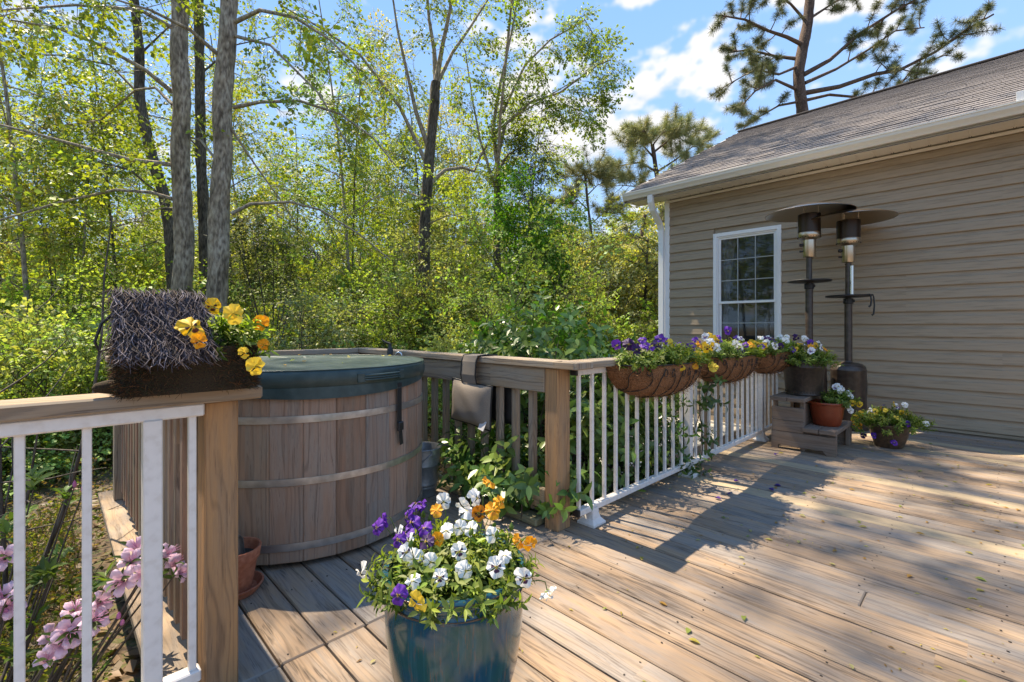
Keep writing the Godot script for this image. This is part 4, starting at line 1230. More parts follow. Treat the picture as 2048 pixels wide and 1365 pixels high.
func build_pots() -> void:
	# terracotta pot half hidden by the gate post
	var t := thing("terracotta_saucer", "round terracotta saucer on the tub bay boards", "saucer", Vector3(-2.165, 0.002, -0.532))
	var m := MB.new()
	m.lathe([Vector2(0.0, 0.0), Vector2(0.085, 0.0), Vector2(0.105, 0.028), Vector2(0.107, 0.033), Vector2(0.100, 0.034), Vector2(0.082, 0.010), Vector2(0.0, 0.010)], 40)
	part(t, "dish", m.done(), M.clay)
	t = thing("terracotta_pot", "terracotta flower pot with a bare stump standing in its saucer", "plant pot", Vector3(-2.165, 0.0125, -0.532))
	simple_pot(t, [Vector2(0.0, 0.0), Vector2(0.062, 0.0), Vector2(0.084, 0.125), Vector2(0.092, 0.127), Vector2(0.098, 0.168), Vector2(0.096, 0.171), Vector2(0.090, 0.170), Vector2(0.080, 0.12)], M.clay, 0.082, 0.135)
	var sm_ := MB.new()
	sm_.tube([Vector3(0, 0.12, 0), Vector3(0.006, 0.17, 0.004), Vector3(-0.004, 0.205, -0.008), Vector3(0.0, 0.215, -0.01)], [0.042, 0.038, 0.027, 0.008], 9)
	part(t, "stump", sm_.done(), M.bark_dark)
	# wooden steps used as a plant stand
	var st := thing("wooden_steps", "small grey wooden steps used as a plant stand by the house wall", "steps", Vector3(-1.397, 0, -4.65))
	for z in [-0.019, -0.611]:
		part(st, "side_board", bxm(Vector3(0.25, 0.115, 0.036), 0.003, ruv()), M.step, at(0.127, 0.318, z))
		part(st, "side_board", bxm(Vector3(0.25, 0.098, 0.036), 0.003, ruv()), M.step, at(0.127, 0.209, z))
		var sb := MB.new()
		var top := 0.158
		var out := [Vector2(0.0, top), Vector2(0.49, top), Vector2(0.49, 0.0), Vector2(0.425, 0.0), Vector2(0.415, 0.018), Vector2(0.395, 0.032), Vector2(0.34, 0.036), Vector2(0.08, 0.036), Vector2(0.055, 0.024), Vector2(0.05, 0.0), Vector2(0.0, 0.0)]
		var uo := ruv()
		for k in range(1, 5):
			pass
		for sgn in [1.0, -1.0]:
			var zf: float = z + 0.018 * sgn
			for q in [[Vector2(0, 0.036), Vector2(0.49, 0.036), Vector2(0.49, top), Vector2(0, top)], [Vector2(0, 0), Vector2(0.05, 0), Vector2(0.055, 0.036), Vector2(0, 0.036)], [Vector2(0.425, 0), Vector2(0.49, 0), Vector2(0.49, 0.036), Vector2(0.395, 0.036)]]:
				sb.quad(Vector3(q[0].x, q[0].y, zf), Vector3(q[1].x, q[1].y, zf), Vector3(q[2].x, q[2].y, zf), Vector3(q[3].x, q[3].y, zf), Vector3(0, 0, sgn), q[0] + uo, q[1] + uo, q[2] + uo, q[3] + uo)
		for k in out.size():
			var a: Vector2 = out[k]
			var b: Vector2 = out[(k + 1) % out.size()]
			sb.quad(Vector3(a.x, a.y, z + 0.018), Vector3(b.x, b.y, z + 0.018), Vector3(b.x, b.y, z - 0.018), Vector3(a.x, a.y, z - 0.018), Vector3(0, 0, 0), uo, uo + Vector2(0.2, 0), uo + Vector2(0.2, 0.03), uo)
		part(st, "side_board", sb.done(), M.step)
		for x in [0.02, 0.235, 0.47]:
			var hh := 0.425 if x < 0.3 else 0.175
			part(st, "corner_block", bxm(Vector3(0.034, hh, 0.034), 0.003, ruv()), M.step, at(x, hh / 2 + 0.001, z - 0.0355 * signf(z + 0.3) * 1.0))
	for q in [[0.127, 0.447, 0.275], [0.368, 0.197, 0.25]]:
		for k in 2:
			part(st, "tread", bxm(Vector3(q[2] / 2 - 0.004, 0.037, 0.66), 0.004, ruv()), M.step, at(q[0] - q[2] / 4 + q[2] / 2 * k, q[1], -0.315))
	part(st, "riser", bxm(Vector3(0.02, 0.20, 0.55), 0.003, ruv(), gray(0.8)), M.step, at(0.225, 0.30, -0.315))
	# pot on the upper step
	t = thing("brown_pot", "large dark brown pot of pansies on the upper wooden step", "plant pot", Vector3(-1.215, 0.467, -4.95))
	simple_pot(t, [Vector2(0.0, 0.0), Vector2(0.142, 0.0), Vector2(0.147, 0.01), Vector2(0.143, 0.02), Vector2(0.148, 0.05), Vector2(0.166, 0.245), Vector2(0.172, 0.25), Vector2(0.174, 0.262), Vector2(0.170, 0.272), Vector2(0.175, 0.30), Vector2(0.178, 0.314), Vector2(0.172, 0.32), Vector2(0.162, 0.316), Vector2(0.158, 0.25)], M.dark_pot, 0.16, 0.285)
	for k in 40:
		var a := TAU * k / 40
		part(t, "stud", bxm(Vector3(0.008, 0.012, 0.006), 0.002), M.dark_pot, Transform3D(Basis(Vector3.UP, PI / 2 - a), Vector3(cos(a) * 0.1475, 0.03, sin(a) * 0.1475)))
	var p := thing("pansy_plant", "white, violet and yellow pansies in the dark pot on the steps", "flowers", Vector3(-1.215, 0.467, -4.95))
	foliage(p, 0.175, 0.175, 0.285, 0.14, 260, 0.4, Color(1.05, 1.05, 0.9))
	scatter_flowers(p, 0.19, 0.19, 0.30, 0.20, ["white", "white_faced", "white", "violet", "yellow", "orange", "white", "lilac_white"], 20)
	# red pot on the lower step
	t = thing("red_pot", "glossy red brown pot standing on the lower wooden step", "plant pot", Vector3(-1.03, 0.217, -4.93))
	simple_pot(t, [Vector2(0.0, 0.0), Vector2(0.096, 0.0), Vector2(0.105, 0.01), Vector2(0.120, 0.09), Vector2(0.134, 0.185), Vector2(0.146, 0.19), Vector2(0.149, 0.20), Vector2(0.146, 0.208), Vector2(0.134, 0.206), Vector2(0.128, 0.18), Vector2(0.118, 0.1)], M.red, 0.128, 0.178)
	p = thing("pansy_plant", "white pansies in the red pot, blooming on one side", "flowers", Vector3(-1.03, 0.217, -4.93))
	var sub := Node3D.new()
	sub.name = "clump"
	sub.position = Vector3(0.075, 0.0, -0.06)
	p.add_child(sub)
	foliage(sub, 0.085, 0.095, 0.18, 0.13, 120, 0.5, Color(1.1, 1.1, 1.0))
	for q in [["white", 0.0, 0.345, 0.01], ["white", 0.03, 0.33, 0.0], ["lilac_white", -0.02, 0.335, 0.02], ["white", 0.075, 0.29, -0.02], ["white", 0.02, 0.31, 0.04], ["white", 0.09, 0.27, 0.0], ["white", 0.10, 0.15, 0.06], ["yellow", 0.11, 0.215, 0.05], ["white", 0.085, 0.19, 0.09], ["yellow", 0.15, 0.20, -0.02]]:
		add_flower(sub, q[0], Vector3(q[1], q[2], q[3]), Vector3(q[1] * 0.5, 0.18, q[3] * 0.5), Vector3(0.45, 0.3, 0.7), 0.95)
	# brown pot on the boards
	t = thing("glazed_bowl", "brown glazed flower pot standing on the deck beside the wooden steps", "plant pot", Vector3(-0.655, 0.002, -5.43))
	simple_pot(t, [Vector2(0.0, 0.0), Vector2(0.098, 0.0), Vector2(0.104, 0.008), Vector2(0.135, 0.10), Vector2(0.153, 0.185), Vector2(0.161, 0.195), Vector2(0.163, 0.206), Vector2(0.157, 0.211), Vector2(0.147, 0.205), Vector2(0.138, 0.15)], M.brown_pot, 0.145, 0.185)
	p = thing("pansy_plant", "trailing yellow and violet pansies in the brown pot on the deck", "flowers", Vector3(-0.655, 0.002, -5.43))
	foliage(p, 0.20, 0.20, 0.19, 0.17, 260, 0.9, Color(1.05, 1.05, 0.95))
	scatter_flowers(p, 0.20, 0.20, 0.2, 0.17, ["yellow", "lilac_white", "violet", "white", "orange", "lemon"], 12, 0.9)
	for q in [["yellow", -0.24, 0.24, 0.02], ["yellow", -0.21, 0.27, -0.02], ["orange", -0.17, 0.25, 0.05], ["lemon", -0.12, 0.28, 0.06], ["yellow", -0.15, 0.22, 0.08], ["orange", -0.25, 0.19, 0.04], ["lemon", -0.1, 0.25, 0.11], ["orange", -0.2, 0.17, 0.1], ["violet", -0.09, 0.11, 0.15], ["violet", 0.06, 0.08, 0.2], ["white", 0.26, 0.25, 0.02], ["violet", 0.14, 0.24, 0.09], ["lilac_white", 0.05, 0.37, 0.0], ["white", 0.11, 0.39, -0.02], ["plum", -0.17, 0.09, 0.11]]:
		add_flower(p, q[0], Vector3(q[1], q[2], q[3]), Vector3(q[1] * 0.5, 0.19, q[3] * 0.5), Vector3(0.4, 0.35, 0.7), 0.95)

# ---------------------------------------------------------------- coco baskets on the white rail
func hull(s: float, th: float, L: float) -> Vector3:
	var k := pow(maxf(0.0, 1.0 - pow(absf(s), 2.3)), 0.55)
	return Vector3(0.235 * k * pow(maxf(cos(th), 0.0), 0.75), -0.215 * k * pow(maxf(sin(th), 0.0), 0.85), -s * L / 2)

func build_baskets() -> void:
	var spots := [[-2.735, 1.0, "plum"], [-3.80, 1.0, "white"], [-4.86, 0.96, "lilac_white"]]
	var look := ["coco fibre basket of plum and yellow pansies hung beside the corner post", "middle coco fibre basket on the white railing between two others", "coco fibre basket hung beside the wooden steps"]
	var look2 := ["plum, violet and yellow pansies filling the basket beside the corner post", "white, yellow and violet pansies filling the middle railing basket", "white and yellow pansies filling the basket beside the wooden steps"]
	for b in 3:
		var L: float = spots[b][1]
		var o := Vector3(-1.528, 0.868, spots[b][0])
		var t := thing("coco_basket", look[b], "planter", o, "coco baskets along the white railing")
		var m := MB.new()
		var ns := 40
		var nt := 14
		var nz := fn(50 + b, 9.0, 3)
		for j in nt + 1:
			for k in ns + 1:
				var p := hull(2.0 * k / ns - 1.0, PI / 2 * j / nt, L)
				var d := Vector3(p.x, p.y, 0).normalized()
				if d == Vector3.ZERO: d = Vector3(1, 0, 0)
				m.put(p + d * 0.012 * nz.get_noise_3dv(p * 2.0), d, Vector2(k, j))
		for j in nt:
			for k in ns:
				var a := j * (ns + 1) + k
				m.ix.append_array([a, a + 1, a + ns + 1, a + 1, a + ns + 2, a + ns + 1])
		for k in ns:
			var h0 := hull(2.0 * k / ns - 1.0, PI / 2, L)
			var h1 := hull(2.0 * (k + 1) / ns - 1.0, PI / 2, L)
			m.quad(Vector3(-0.001, 0, h0.z), Vector3(-0.001, h0.y, h0.z), Vector3(-0.001, h1.y, h1.z), Vector3(-0.001, 0, h1.z), Vector3(-1, 0, 0))
		var liner := part(t, "coco_liner", m.done(), M.coco)
		# loose fibres standing off the liner
		var fm := MB.new()
		for k in 1500:
			var s := rf(-0.99, 0.99)
			var th := rf(0.0, PI / 2)
			var p := hull(s, th, L)
			var d := Vector3(p.x, p.y, rf(-0.1, 0.1)).normalized()
			var q := p + Vector3(rf(-0.03, 0.03), rf(-0.03, 0.03), rf(-0.035, 0.035))
			q = q + d * rf(0.0, 0.012)
			fm.col = jit(Color(0.27, 0.125, 0.05), 0.5, 0.1)
			var side := (q - p).cross(d).normalized() * 0.0009
			fm.quad(p + d * 0.004 - side, p + d * 0.004 + side, q + d * 0.006 + side, q + d * 0.006 - side)
		var lf := part(liner, "loose_fibres", fm.done(), M.fibre)
		lf.set_meta("kind", "stuff")
		var so := MB.new()
		for k in ns:
			var a := hull(2.0 * k / ns - 1.0, 0.0, L)
			var c := hull(2.0 * (k + 1) / ns - 1.0, 0.0, L)
			so.quad(Vector3(0, -0.03, a.z), Vector3(a.x * 0.97, -0.03, a.z), Vector3(c.x * 0.97, -0.03, c.z), Vector3(0, -0.03, c.z), Vector3.UP)
		part(t, "soil", so.done(), M.soil)
		# black wire frame: rim and scrolls
		var rim := []
		var rr := []
		for k in ns + 1:
			rim.append(hull(2.0 * k / ns - 1.0, 0.02, L) + Vector3(0.004, 0.004, 0)); rr.append(0.004)
		var wm := MB.new()
		wm.tube(rim, rr, 6)
		wm.tube([Vector3(0, 0.004, L / 2), Vector3(0, 0.004, -L / 2)], [0.004, 0.004], 6)
		part(t, "wire_rim", wm.done(), M.iron)
		for c in 5:
			var s0 := -0.74 + 0.37 * c
			for dirn in [-1.0, 1.0]:
				var pts := []
				var rad := []
				for k in 22:
					var f := k / 21.0
					var th := PI / 2 * (1.0 - f * 0.95)
					var s: float = s0 + dirn * (0.02 + 0.17 * sin(f * PI * 0.9) * f)
					pts.append(hull(clampf(s, -0.995, 0.995), th, L) * Vector3(1.02, 1.02, 1.0) + Vector3(0.004, -0.002, 0)); rad.append(0.0032)
				for k in 10:
					var f := k / 9.0
					var ang := f * 4.6
					var s: float = s0 + dirn * (0.072 - 0.04 * sin(ang) * (1.0 - f * 0.4))
					var th := 0.10 + 0.26 * (1.0 - cos(ang)) * (1.0 - f * 0.35) * 0.5
					pts.append(hull(clampf(s, -0.995, 0.995), th, L) * Vector3(1.02, 1.02, 1.0) + Vector3(0.005, 0, 0)); rad.append(0.003)
				var cm := MB.new()
				cm.tube(pts, rad, 5)
				part(t, "wire_scroll", cm.done(), M.iron)
		for z in [-0.3, 0.3]:
			var km := MB.new()
			km.tube([Vector3(0.0, 0.0, z), Vector3(-0.005, 0.041, z), Vector3(-0.10, 0.041, z), Vector3(-0.102, 0.02, z)], [0.0035, 0.0035, 0.0035, 0.0035], 5)
			part(t, "hook", km.done(), M.iron)
		var p := thing("pansy_plant", look2[b], "flowers", o + Vector3(0.105, -0.03, 0))
		foliage(p, 0.108, L * 0.43, 0.0, 0.11, 380, 0.12, Color(1.05, 1.05, 0.92))
		var kinds: Array = [["plum", "violet", "yellow", "yellow", "lemon", "orange"], ["white", "yellow", "violet", "white", "orange", "lilac_white"], ["white", "white", "yellow", "plum", "violet", "white_faced"]][b]
		var n := [15, 22, 22][b] as int
		for k in n:
			var s := -0.94 + 1.88 * (k + 0.5) / n + rf(-0.03, 0.03)
			var kk: String = kinds[rng.randi() % kinds.size()]
			if b == 0: kk = kinds[rng.randi() % 2] if s > 0.28 else (kinds[rng.randi() % 2] if rf(0, 1) < 0.35 else kinds[2 + rng.randi() % 4])
			var xx := rf(-0.08, 0.12)
			var pos := Vector3(xx, rf(0.07, 0.165) - xx * 0.35, s * L * 0.5)
			add_flower(p, kk, pos, Vector3(xx * 0.5, 0.0, pos.z * 0.96), Vector3(0.75, 0.3, 0.6) + rdir() * 0.5, rf(0.9, 1.2))
		if b == 0:
			for q in [["yellow", 0.11, 0.115, -0.33], ["yellow", 0.12, 0.02, 0.06], ["lemon", 0.12, -0.02, -0.42], ["orange", 0.13, 0.02, -0.12], ["lemon", 0.1, 0.06, -0.22], ["plum", -0.02, 0.15, 0.40], ["plum", 0.02, 0.12, 0.38], ["violet", -0.05, 0.17, -0.02]]:
				add_flower(p, q[0], Vector3(q[1], q[2], q[3]), Vector3(q[1] * 0.5, 0.0, q[3] * 0.98), Vector3(0.8, 0.25, 0.75), 1.25)
		elif b == 1:
			for q in [["yellow", 0.10, 0.09, -0.40], ["yellow", 0.07, 0.11, -0.34], ["plum", 0.12, 0.06, 0.16], ["white", 0.05, 0.10, 0.42], ["yellow", 0.0, 0.16, 0.36], ["violet", -0.04, 0.22, -0.02]]:
				add_flower(p, q[0], Vector3(q[1], q[2], q[3]), Vector3(q[1] * 0.5, 0.0, q[3] * 0.98), Vector3(0.8, 0.25, 0.75), 1.2)

# ---------------------------------------------------------------- bird house planter
func build_birdhouse() -> void:
	var t := thing("birdhouse_planter", "thatched moss covered bird house planter on the wooden rail cap", "planter", Vector3(-1.595, 0.905, -0.275))
	var nz := fn(60, 14.0, 3)
	var m := MB.new()
	var hx := 0.098
	var hz := 0.158
	# rounded mossy trough
	var ring := []
	for j in 9:
		var y := 0.125 * j / 8.0
		var row := []
		for k in 41:
			var a := TAU * k / 40
			var sx := signf(cos(a)) * pow(absf(cos(a)), 0.42)
			var sz := signf(sin(a)) * pow(absf(sin(a)), 0.42)
			var p := Vector3(hx * sx, y, hz * sz) * Vector3(0.95 + 0.05 * j / 8.0, 1, 0.98)
			var bump := 0.012 * nz.get_noise_3dv(p * 3.0)
			row.append(m.put(p + Vector3(sx, 0, sz) * bump, Vector3(cos(a), 0, sin(a)), Vector2(k, j)))
		ring.append(row)
	for j in 8:
		for k in 40:
			m.ix.append_array([ring[j][k], ring[j][k + 1], ring[j + 1][k + 1], ring[j][k], ring[j + 1][k + 1], ring[j + 1][k]])
	var body := part(t, "moss_trough", m.done(), M.moss)
	var fm := MB.new()
	for k in 5200:
		var a := rf(0, TAU)
		var sx := signf(cos(a)) * pow(absf(cos(a)), 0.42)
		var sz := signf(sin(a)) * pow(absf(sin(a)), 0.42)
		var p := Vector3(hx * sx, rf(0.0, 0.13), hz * sz)
		var d := (Vector3(sx, rf(-0.6, 0.5), sz) + rdir() * 0.8).normalized()
		var l := rf(0.008, 0.024)
		fm.col = [Color(0.03, 0.018, 0.009), Color(0.09, 0.04, 0.013), Color(0.035, 0.04, 0.012), Color(0.15, 0.065, 0.02)][rng.randi() % 4] * rf(0.5, 1.2)
		var s := d.cross(rdir()).normalized() * 0.0008
		fm.quad(p - s, p + s, p + d * l + s * 0.5, p + d * l - s * 0.5)
	var mf := part(body, "moss_strands", fm.done(), M.fibre)
	mf.set_meta("kind", "stuff")
	var so := MB.new()
	so.box(Vector3(0, 0.098, 0), Vector3(hx * 1.8, 0.01, hz * 1.85), 0.002)
	part(t, "soil", so.done(), M.soil)
	# gable of the little house and its thatched roof
	var z0 := 0.160
	var z1 := -0.028
	var gm := MB.new()
	for z in [z0 - 0.012, z1 + 0.02]:
		gm.tri(Vector3(0.10, 0.10, z), Vector3(-0.10, 0.10, z), Vector3(0, 0.265, z), Vector3(0, 0, 1 if z > 0.05 else -1))
	part(t, "gable", gm.done(), M.moss)
	var rm := MB.new()
	for sx in [1.0, -1.0]:
		var e := Vector3(0.118 * sx, 0.118, 0)
		var r := Vector3(0.012 * sx, 0.268, 0)
		rm.quad(e + Vector3(0, 0, z0), e + Vector3(0, 0, z1), r + Vector3(0, 0, z1), r + Vector3(0, 0, z0), Vector3(sx, 0.6, 0))
		rm.quad(e + Vector3(-0.012 * sx, 0, z0), e + Vector3(-0.012 * sx, 0, z1), r + Vector3(-0.012 * sx, -0.012, z1), r + Vector3(-0.012 * sx, -0.012, z0), Vector3(-sx, -0.6, 0))
	rm.quad(Vector3(0.012, 0.268, z0), Vector3(0.012, 0.268, z1), Vector3(-0.012, 0.268, z1), Vector3(-0.012, 0.268, z0), Vector3.UP)
	var roof := part(t, "thatch_roof", rm.done(), sm(Color(0.035, 0.028, 0.03), 1.0))
	var tm := MB.new()
	for k in 2600:
		var sx := 1.0 if k % 4 else -1.0
		var f := rf(-0.03, 1.03)
		var z := rf(z1 - 0.004, z0 + 0.006)
		var e := Vector3(0.120 * sx, 0.116, 0)
		var r := Vector3(0.0 * sx, 0.274, 0)
		var down := (e - r).normalized()
		var nrm := Vector3(sx * 0.82, 0.57, 0)
		var p := r.lerp(e, f) + Vector3(0, 0, z) + nrm * rf(0.0, 0.012)
		var dz := rf(-0.5, 0.5)
		var l := rf(0.022, 0.056)
		var q := p + (down + Vector3(0, 0, dz)).normalized() * l * 0.5 + nrm * rf(0.0, 0.007)
		var w := q + (down + Vector3(0, 0, dz + rf(-0.9, 0.9))).normalized() * l * 0.5 + nrm * rf(-0.004, 0.006)
		var c := rf(0.3, 1.2)
		var tone: Color = [Color(0.12, 0.098, 0.115), Color(0.19, 0.162, 0.178), Color(0.06, 0.047, 0.056), Color(0.12, 0.08, 0.06)][rng.randi() % 4]
		tm.col = Color(tone.r * c, tone.g * c, tone.b * c)
		var u := w + (down * 0.8 + Vector3(0, 0, rf(-1.0, 1.0)) + nrm * rf(-0.3, 0.35)).normalized() * l * 0.35
		var th_ := rf(0.6, 1.25)
		tm.tube([p, q, w, u], [0.0010 * th_, 0.0013 * th_, 0.0011 * th_, 0.0005], 3, false)
	var th := part(roof, "thatch_strands", tm.done(), M.fibre)
	th.set_meta("kind", "stuff")
	for f in [0.42, 0.72, 0.96]:
		var y := lerpf(0.274, 0.116, f)
		var x := lerpf(0.0, 0.120, f) + 0.011
		var wm := MB.new()
		wm.tube([Vector3(x, y, z0), Vector3(x + 0.003, y, 0.06), Vector3(x, y, z1)], [0.0013, 0.0013, 0.0013], 4)
		part(roof, "tie_wire", wm.done(), M.black)
	var lm := MB.new()
	lm.tube([Vector3(0.03, 0.215, z0), Vector3(0.032, 0.185, z0 + 0.028), Vector3(0.034, 0.14, z0 + 0.04), Vector3(0.034, 0.115, z0 + 0.032), Vector3(0.034, 0.125, z0 + 0.006)], [0.0035, 0.0035, 0.0035, 0.0035, 0.0035], 7)
	part(t, "wire_loop", lm.done(), M.black)
	var pm := MB.new()
	pm.tube([Vector3(0.02, 0.022, 0.15), Vector3(0.02, 0.024, 0.175), Vector3(0.02, 0.023, 0.198), Vector3(0.02, 0.022, 0.205)], [0.02, 0.018, 0.012, 0.003], 9)
	part(t, "perch", pm.done(), M.moss)
	var c := t.position
	var p := thing("pansy_plant", "large yellow pansies growing out of the bird house planter", "flowers", c + Vector3(0, 0.10, -0.09))
	foliage(p, 0.075, 0.068, 0.0, 0.09, 95, 0.5, Color(1.15, 1.15, 0.85))
	for f in [["yellow", 382, 655, 1.20, 1.25], ["orange", 398, 682, 1.19, 0.8], ["yellow", 424, 613, 1.33, 0.95], ["lemon", 466, 628, 1.30, 1.15], ["orange", 521, 646, 1.38, 0.95], ["lemon", 510, 733, 1.24, 1.0], ["orange", 527, 690, 1.36, 0.7], ["lemon", 487, 706, 1.26, 0.6]]:
		var w := pix(f[1], f[2], f[3]) - p.position
		add_flower(p, f[0], w, Vector3(0.01, 0.02, 0.0), Vector3(0.9, 0.15, 0.1) + rdir() * 0.4, f[4] * 0.85)

# ---------------------------------------------------------------- patio heaters
func heater(label: String, at_: Vector3, dy: float, turn: float, group: String) -> Node3D:
	var t := thing("patio_heater", label, "patio heater", at_, group)
	t.rotation.y = turn
	var m := MB.new()
	m.lathe([Vector2(0.0, 0.0), Vector2(0.18, 0.0), Vector2(0.185, 0.012), Vector2(0.18, 0.03), Vector2(0.163, 0.035), Vector2(0.161, 0.06), Vector2(0.161, 0.64), Vector2(0.163, 0.645), Vector2(0.163, 0.653), Vector2(0.159, 0.66), Vector2(0.152, 0.69), Vector2(0.135, 0.705), Vector2(0.128, 0.708), Vector2(0.126, 0.714), Vector2(0.06, 0.735), Vector2(0.04, 0.74), Vector2(0.036, 0.75)], 40)
	var tank := part(t, "tank_housing", m.done(), M.bronze)
	var hm := MB.new()
	hm.lathe([Vector2(0.1635, -0.085), Vector2(0.164, 0.0), Vector2(0.1635, 0.085)], 8, Vector3(0, 0.46, 0), Vector2(1, 1), -0.30, 0.30)
	part(tank, "hand_opening", hm.done(), M.hole)
	m = MB.new()
	m.lathe([Vector2(0.036, 0.74), Vector2(0.036, 1.52 + dy)], 20)
	part(t, "lower_pole", m.done(), M.bronze)
	m = MB.new()
	m.lathe([Vector2(0.038, 1.50 + dy), Vector2(0.046, 1.505 + dy), Vector2(0.046, 1.56 + dy), Vector2(0.034, 1.565 + dy)], 20)
	var col := part(t, "collar", m.done(), M.black)
	for a in [0.3, 2.4, 4.5]:
		part(col, "lug", bxm(Vector3(0.018, 0.03, 0.022), 0.004), M.black, Transform3D(Basis(Vector3.UP, -a), Vector3(cos(a) * 0.049, 1.535 + dy, sin(a) * 0.049)))
	m = MB.new()
	m.lathe([Vector2(0.03, 1.572 + dy), Vector2(0.195, 1.578 + dy), Vector2(0.208, 1.582 + dy), Vector2(0.21, 1.59 + dy), Vector2(0.205, 1.597 + dy), Vector2(0.195, 1.591 + dy), Vector2(0.03, 1.589 + dy)], 40)
	part(t, "table_disc", m.done(), M.black)
	m = MB.new()
	m.lathe([Vector2(0.028, 1.56 + dy), Vector2(0.028, 1.87)], 18)
	part(t, "upper_pole", m.done(), M.bronze)
	m = MB.new()
	m.lathe([Vector2(0.03, 1.845), Vector2(0.056, 1.85), Vector2(0.061, 1.862), Vector2(0.061, 2.035), Vector2(0.072, 2.045), Vector2(0.105, 2.058), Vector2(0.108, 2.066)], 36)
	var box := part(t, "control_housing", m.done(), M.steel)
	for q in [[1.985, 0.019], [1.915, 0.011]]:
		var km := MB.new()
		km.tube([Vector3(-0.06, q[0], 0.0), Vector3(-0.078, q[0], 0), Vector3(-0.092, q[0], 0)], [q[1] * 0.8, q[1], q[1] * 0.85], 12)
		part(box, "knob", km.done(), M.black)
	# slotted burner ring and mesh screen
	m = MB.new()
	m.lathe([Vector2(0.108, 2.066), Vector2(0.111, 2.07), Vector2(0.111, 2.115), Vector2(0.109, 2.118)], 40)
	var rng_ := part(t, "burner_ring", m.done(), M.steel)
	for k in 26:
		var a := TAU * k / 26
		part(rng_, "slot", bxm(Vector3(0.006, 0.010, 0.024), 0.001), M.hole, Transform3D(Basis(Vector3.UP, PI / 2 - a) * Basis(Vector3(0, 0, 1), 0.5), Vector3(cos(a) * 0.1, 2.064, sin(a) * 0.1)))
	m = MB.new()
	m.lathe([Vector2(0.108, 2.118), Vector2(0.108, 2.315), Vector2(0.1, 2.32), Vector2(0.0, 2.322)], 40)
	part(t, "mesh_screen", m.done(), sm(Color(0.045, 0.03, 0.022), 0.34, 0.7))
	# reflector
	m = MB.new()
	m.lathe([Vector2(0.418, 2.325), Vector2(0.424, 2.328), Vector2(0.42, 2.333), Vector2(0.33, 2.368), Vector2(0.2, 2.402), Vector2(0.08, 2.42), Vector2(0.0, 2.424)], 56)
	m.lathe([Vector2(0.0, 2.419), Vector2(0.08, 2.415), Vector2(0.2, 2.397), Vector2(0.33, 2.363), Vector2(0.418, 2.325)], 56)
	part(t, "reflector", m.done(), M.steel)
	for k in 3:
		var a := TAU * k / 3 + 0.4
		var sm_ := MB.new()
		sm_.tube([Vector3(cos(a) * 0.085, 2.31, sin(a) * 0.085), Vector3(cos(a) * 0.085, 2.418, sin(a) * 0.085)], [0.005, 0.005], 6)
		part(t, "spacer", sm_.done(), M.chrome)
	return t

func build_heaters() -> void:
	heater("bronze patio heater with a bare table disc beside the window", Vector3(-1.40, 0.002, -5.92), 0.0, 0.5, "patio heaters against the house wall")
	var t := heater("bronze patio heater with straps and a silver hose on its table disc", Vector3(-1.085, 0.002, -6.14), -0.115, 0.5, "patio heaters against the house wall")
	t.scale = Vector3(1, 0.963, 1)
	var pts := []
	var rad := []
	for k in 48:
		pts.append(Vector3(0.022, 1.49 + 0.32 * k / 47.0, 0.028)); rad.append(0.0215 if k % 2 else 0.0188)
	var m := MB.new()
	m.tube(pts, rad, 12)
	part(t, "silver_hose", m.done(), M.chrome)
	for q in [[0.16, 0.15, 0.20], [0.075, 0.19, 0.11]]:
		var d := Vector3(q[0], 0, q[1]).rotated(Vector3.UP, 0.35).normalized() * 0.212
		var b := MB.new()
		b.tube([d * 0.6 + Vector3(0, 1.482, 0), d + Vector3(0, 1.482, 0), d * 1.02 + Vector3(0, 1.46, 0), d * 1.0 + Vector3(0.012, 1.47 - q[2] * 0.5, 0), d * 1.01 + Vector3(0, 1.47 - q[2], 0.006), d + Vector3(-0.012, 1.455 - q[2], 0)], [0.005, 0.006, 0.007, 0.008, 0.009, 0.012], 6)
		part(t, "strap", b.done(), M.black)

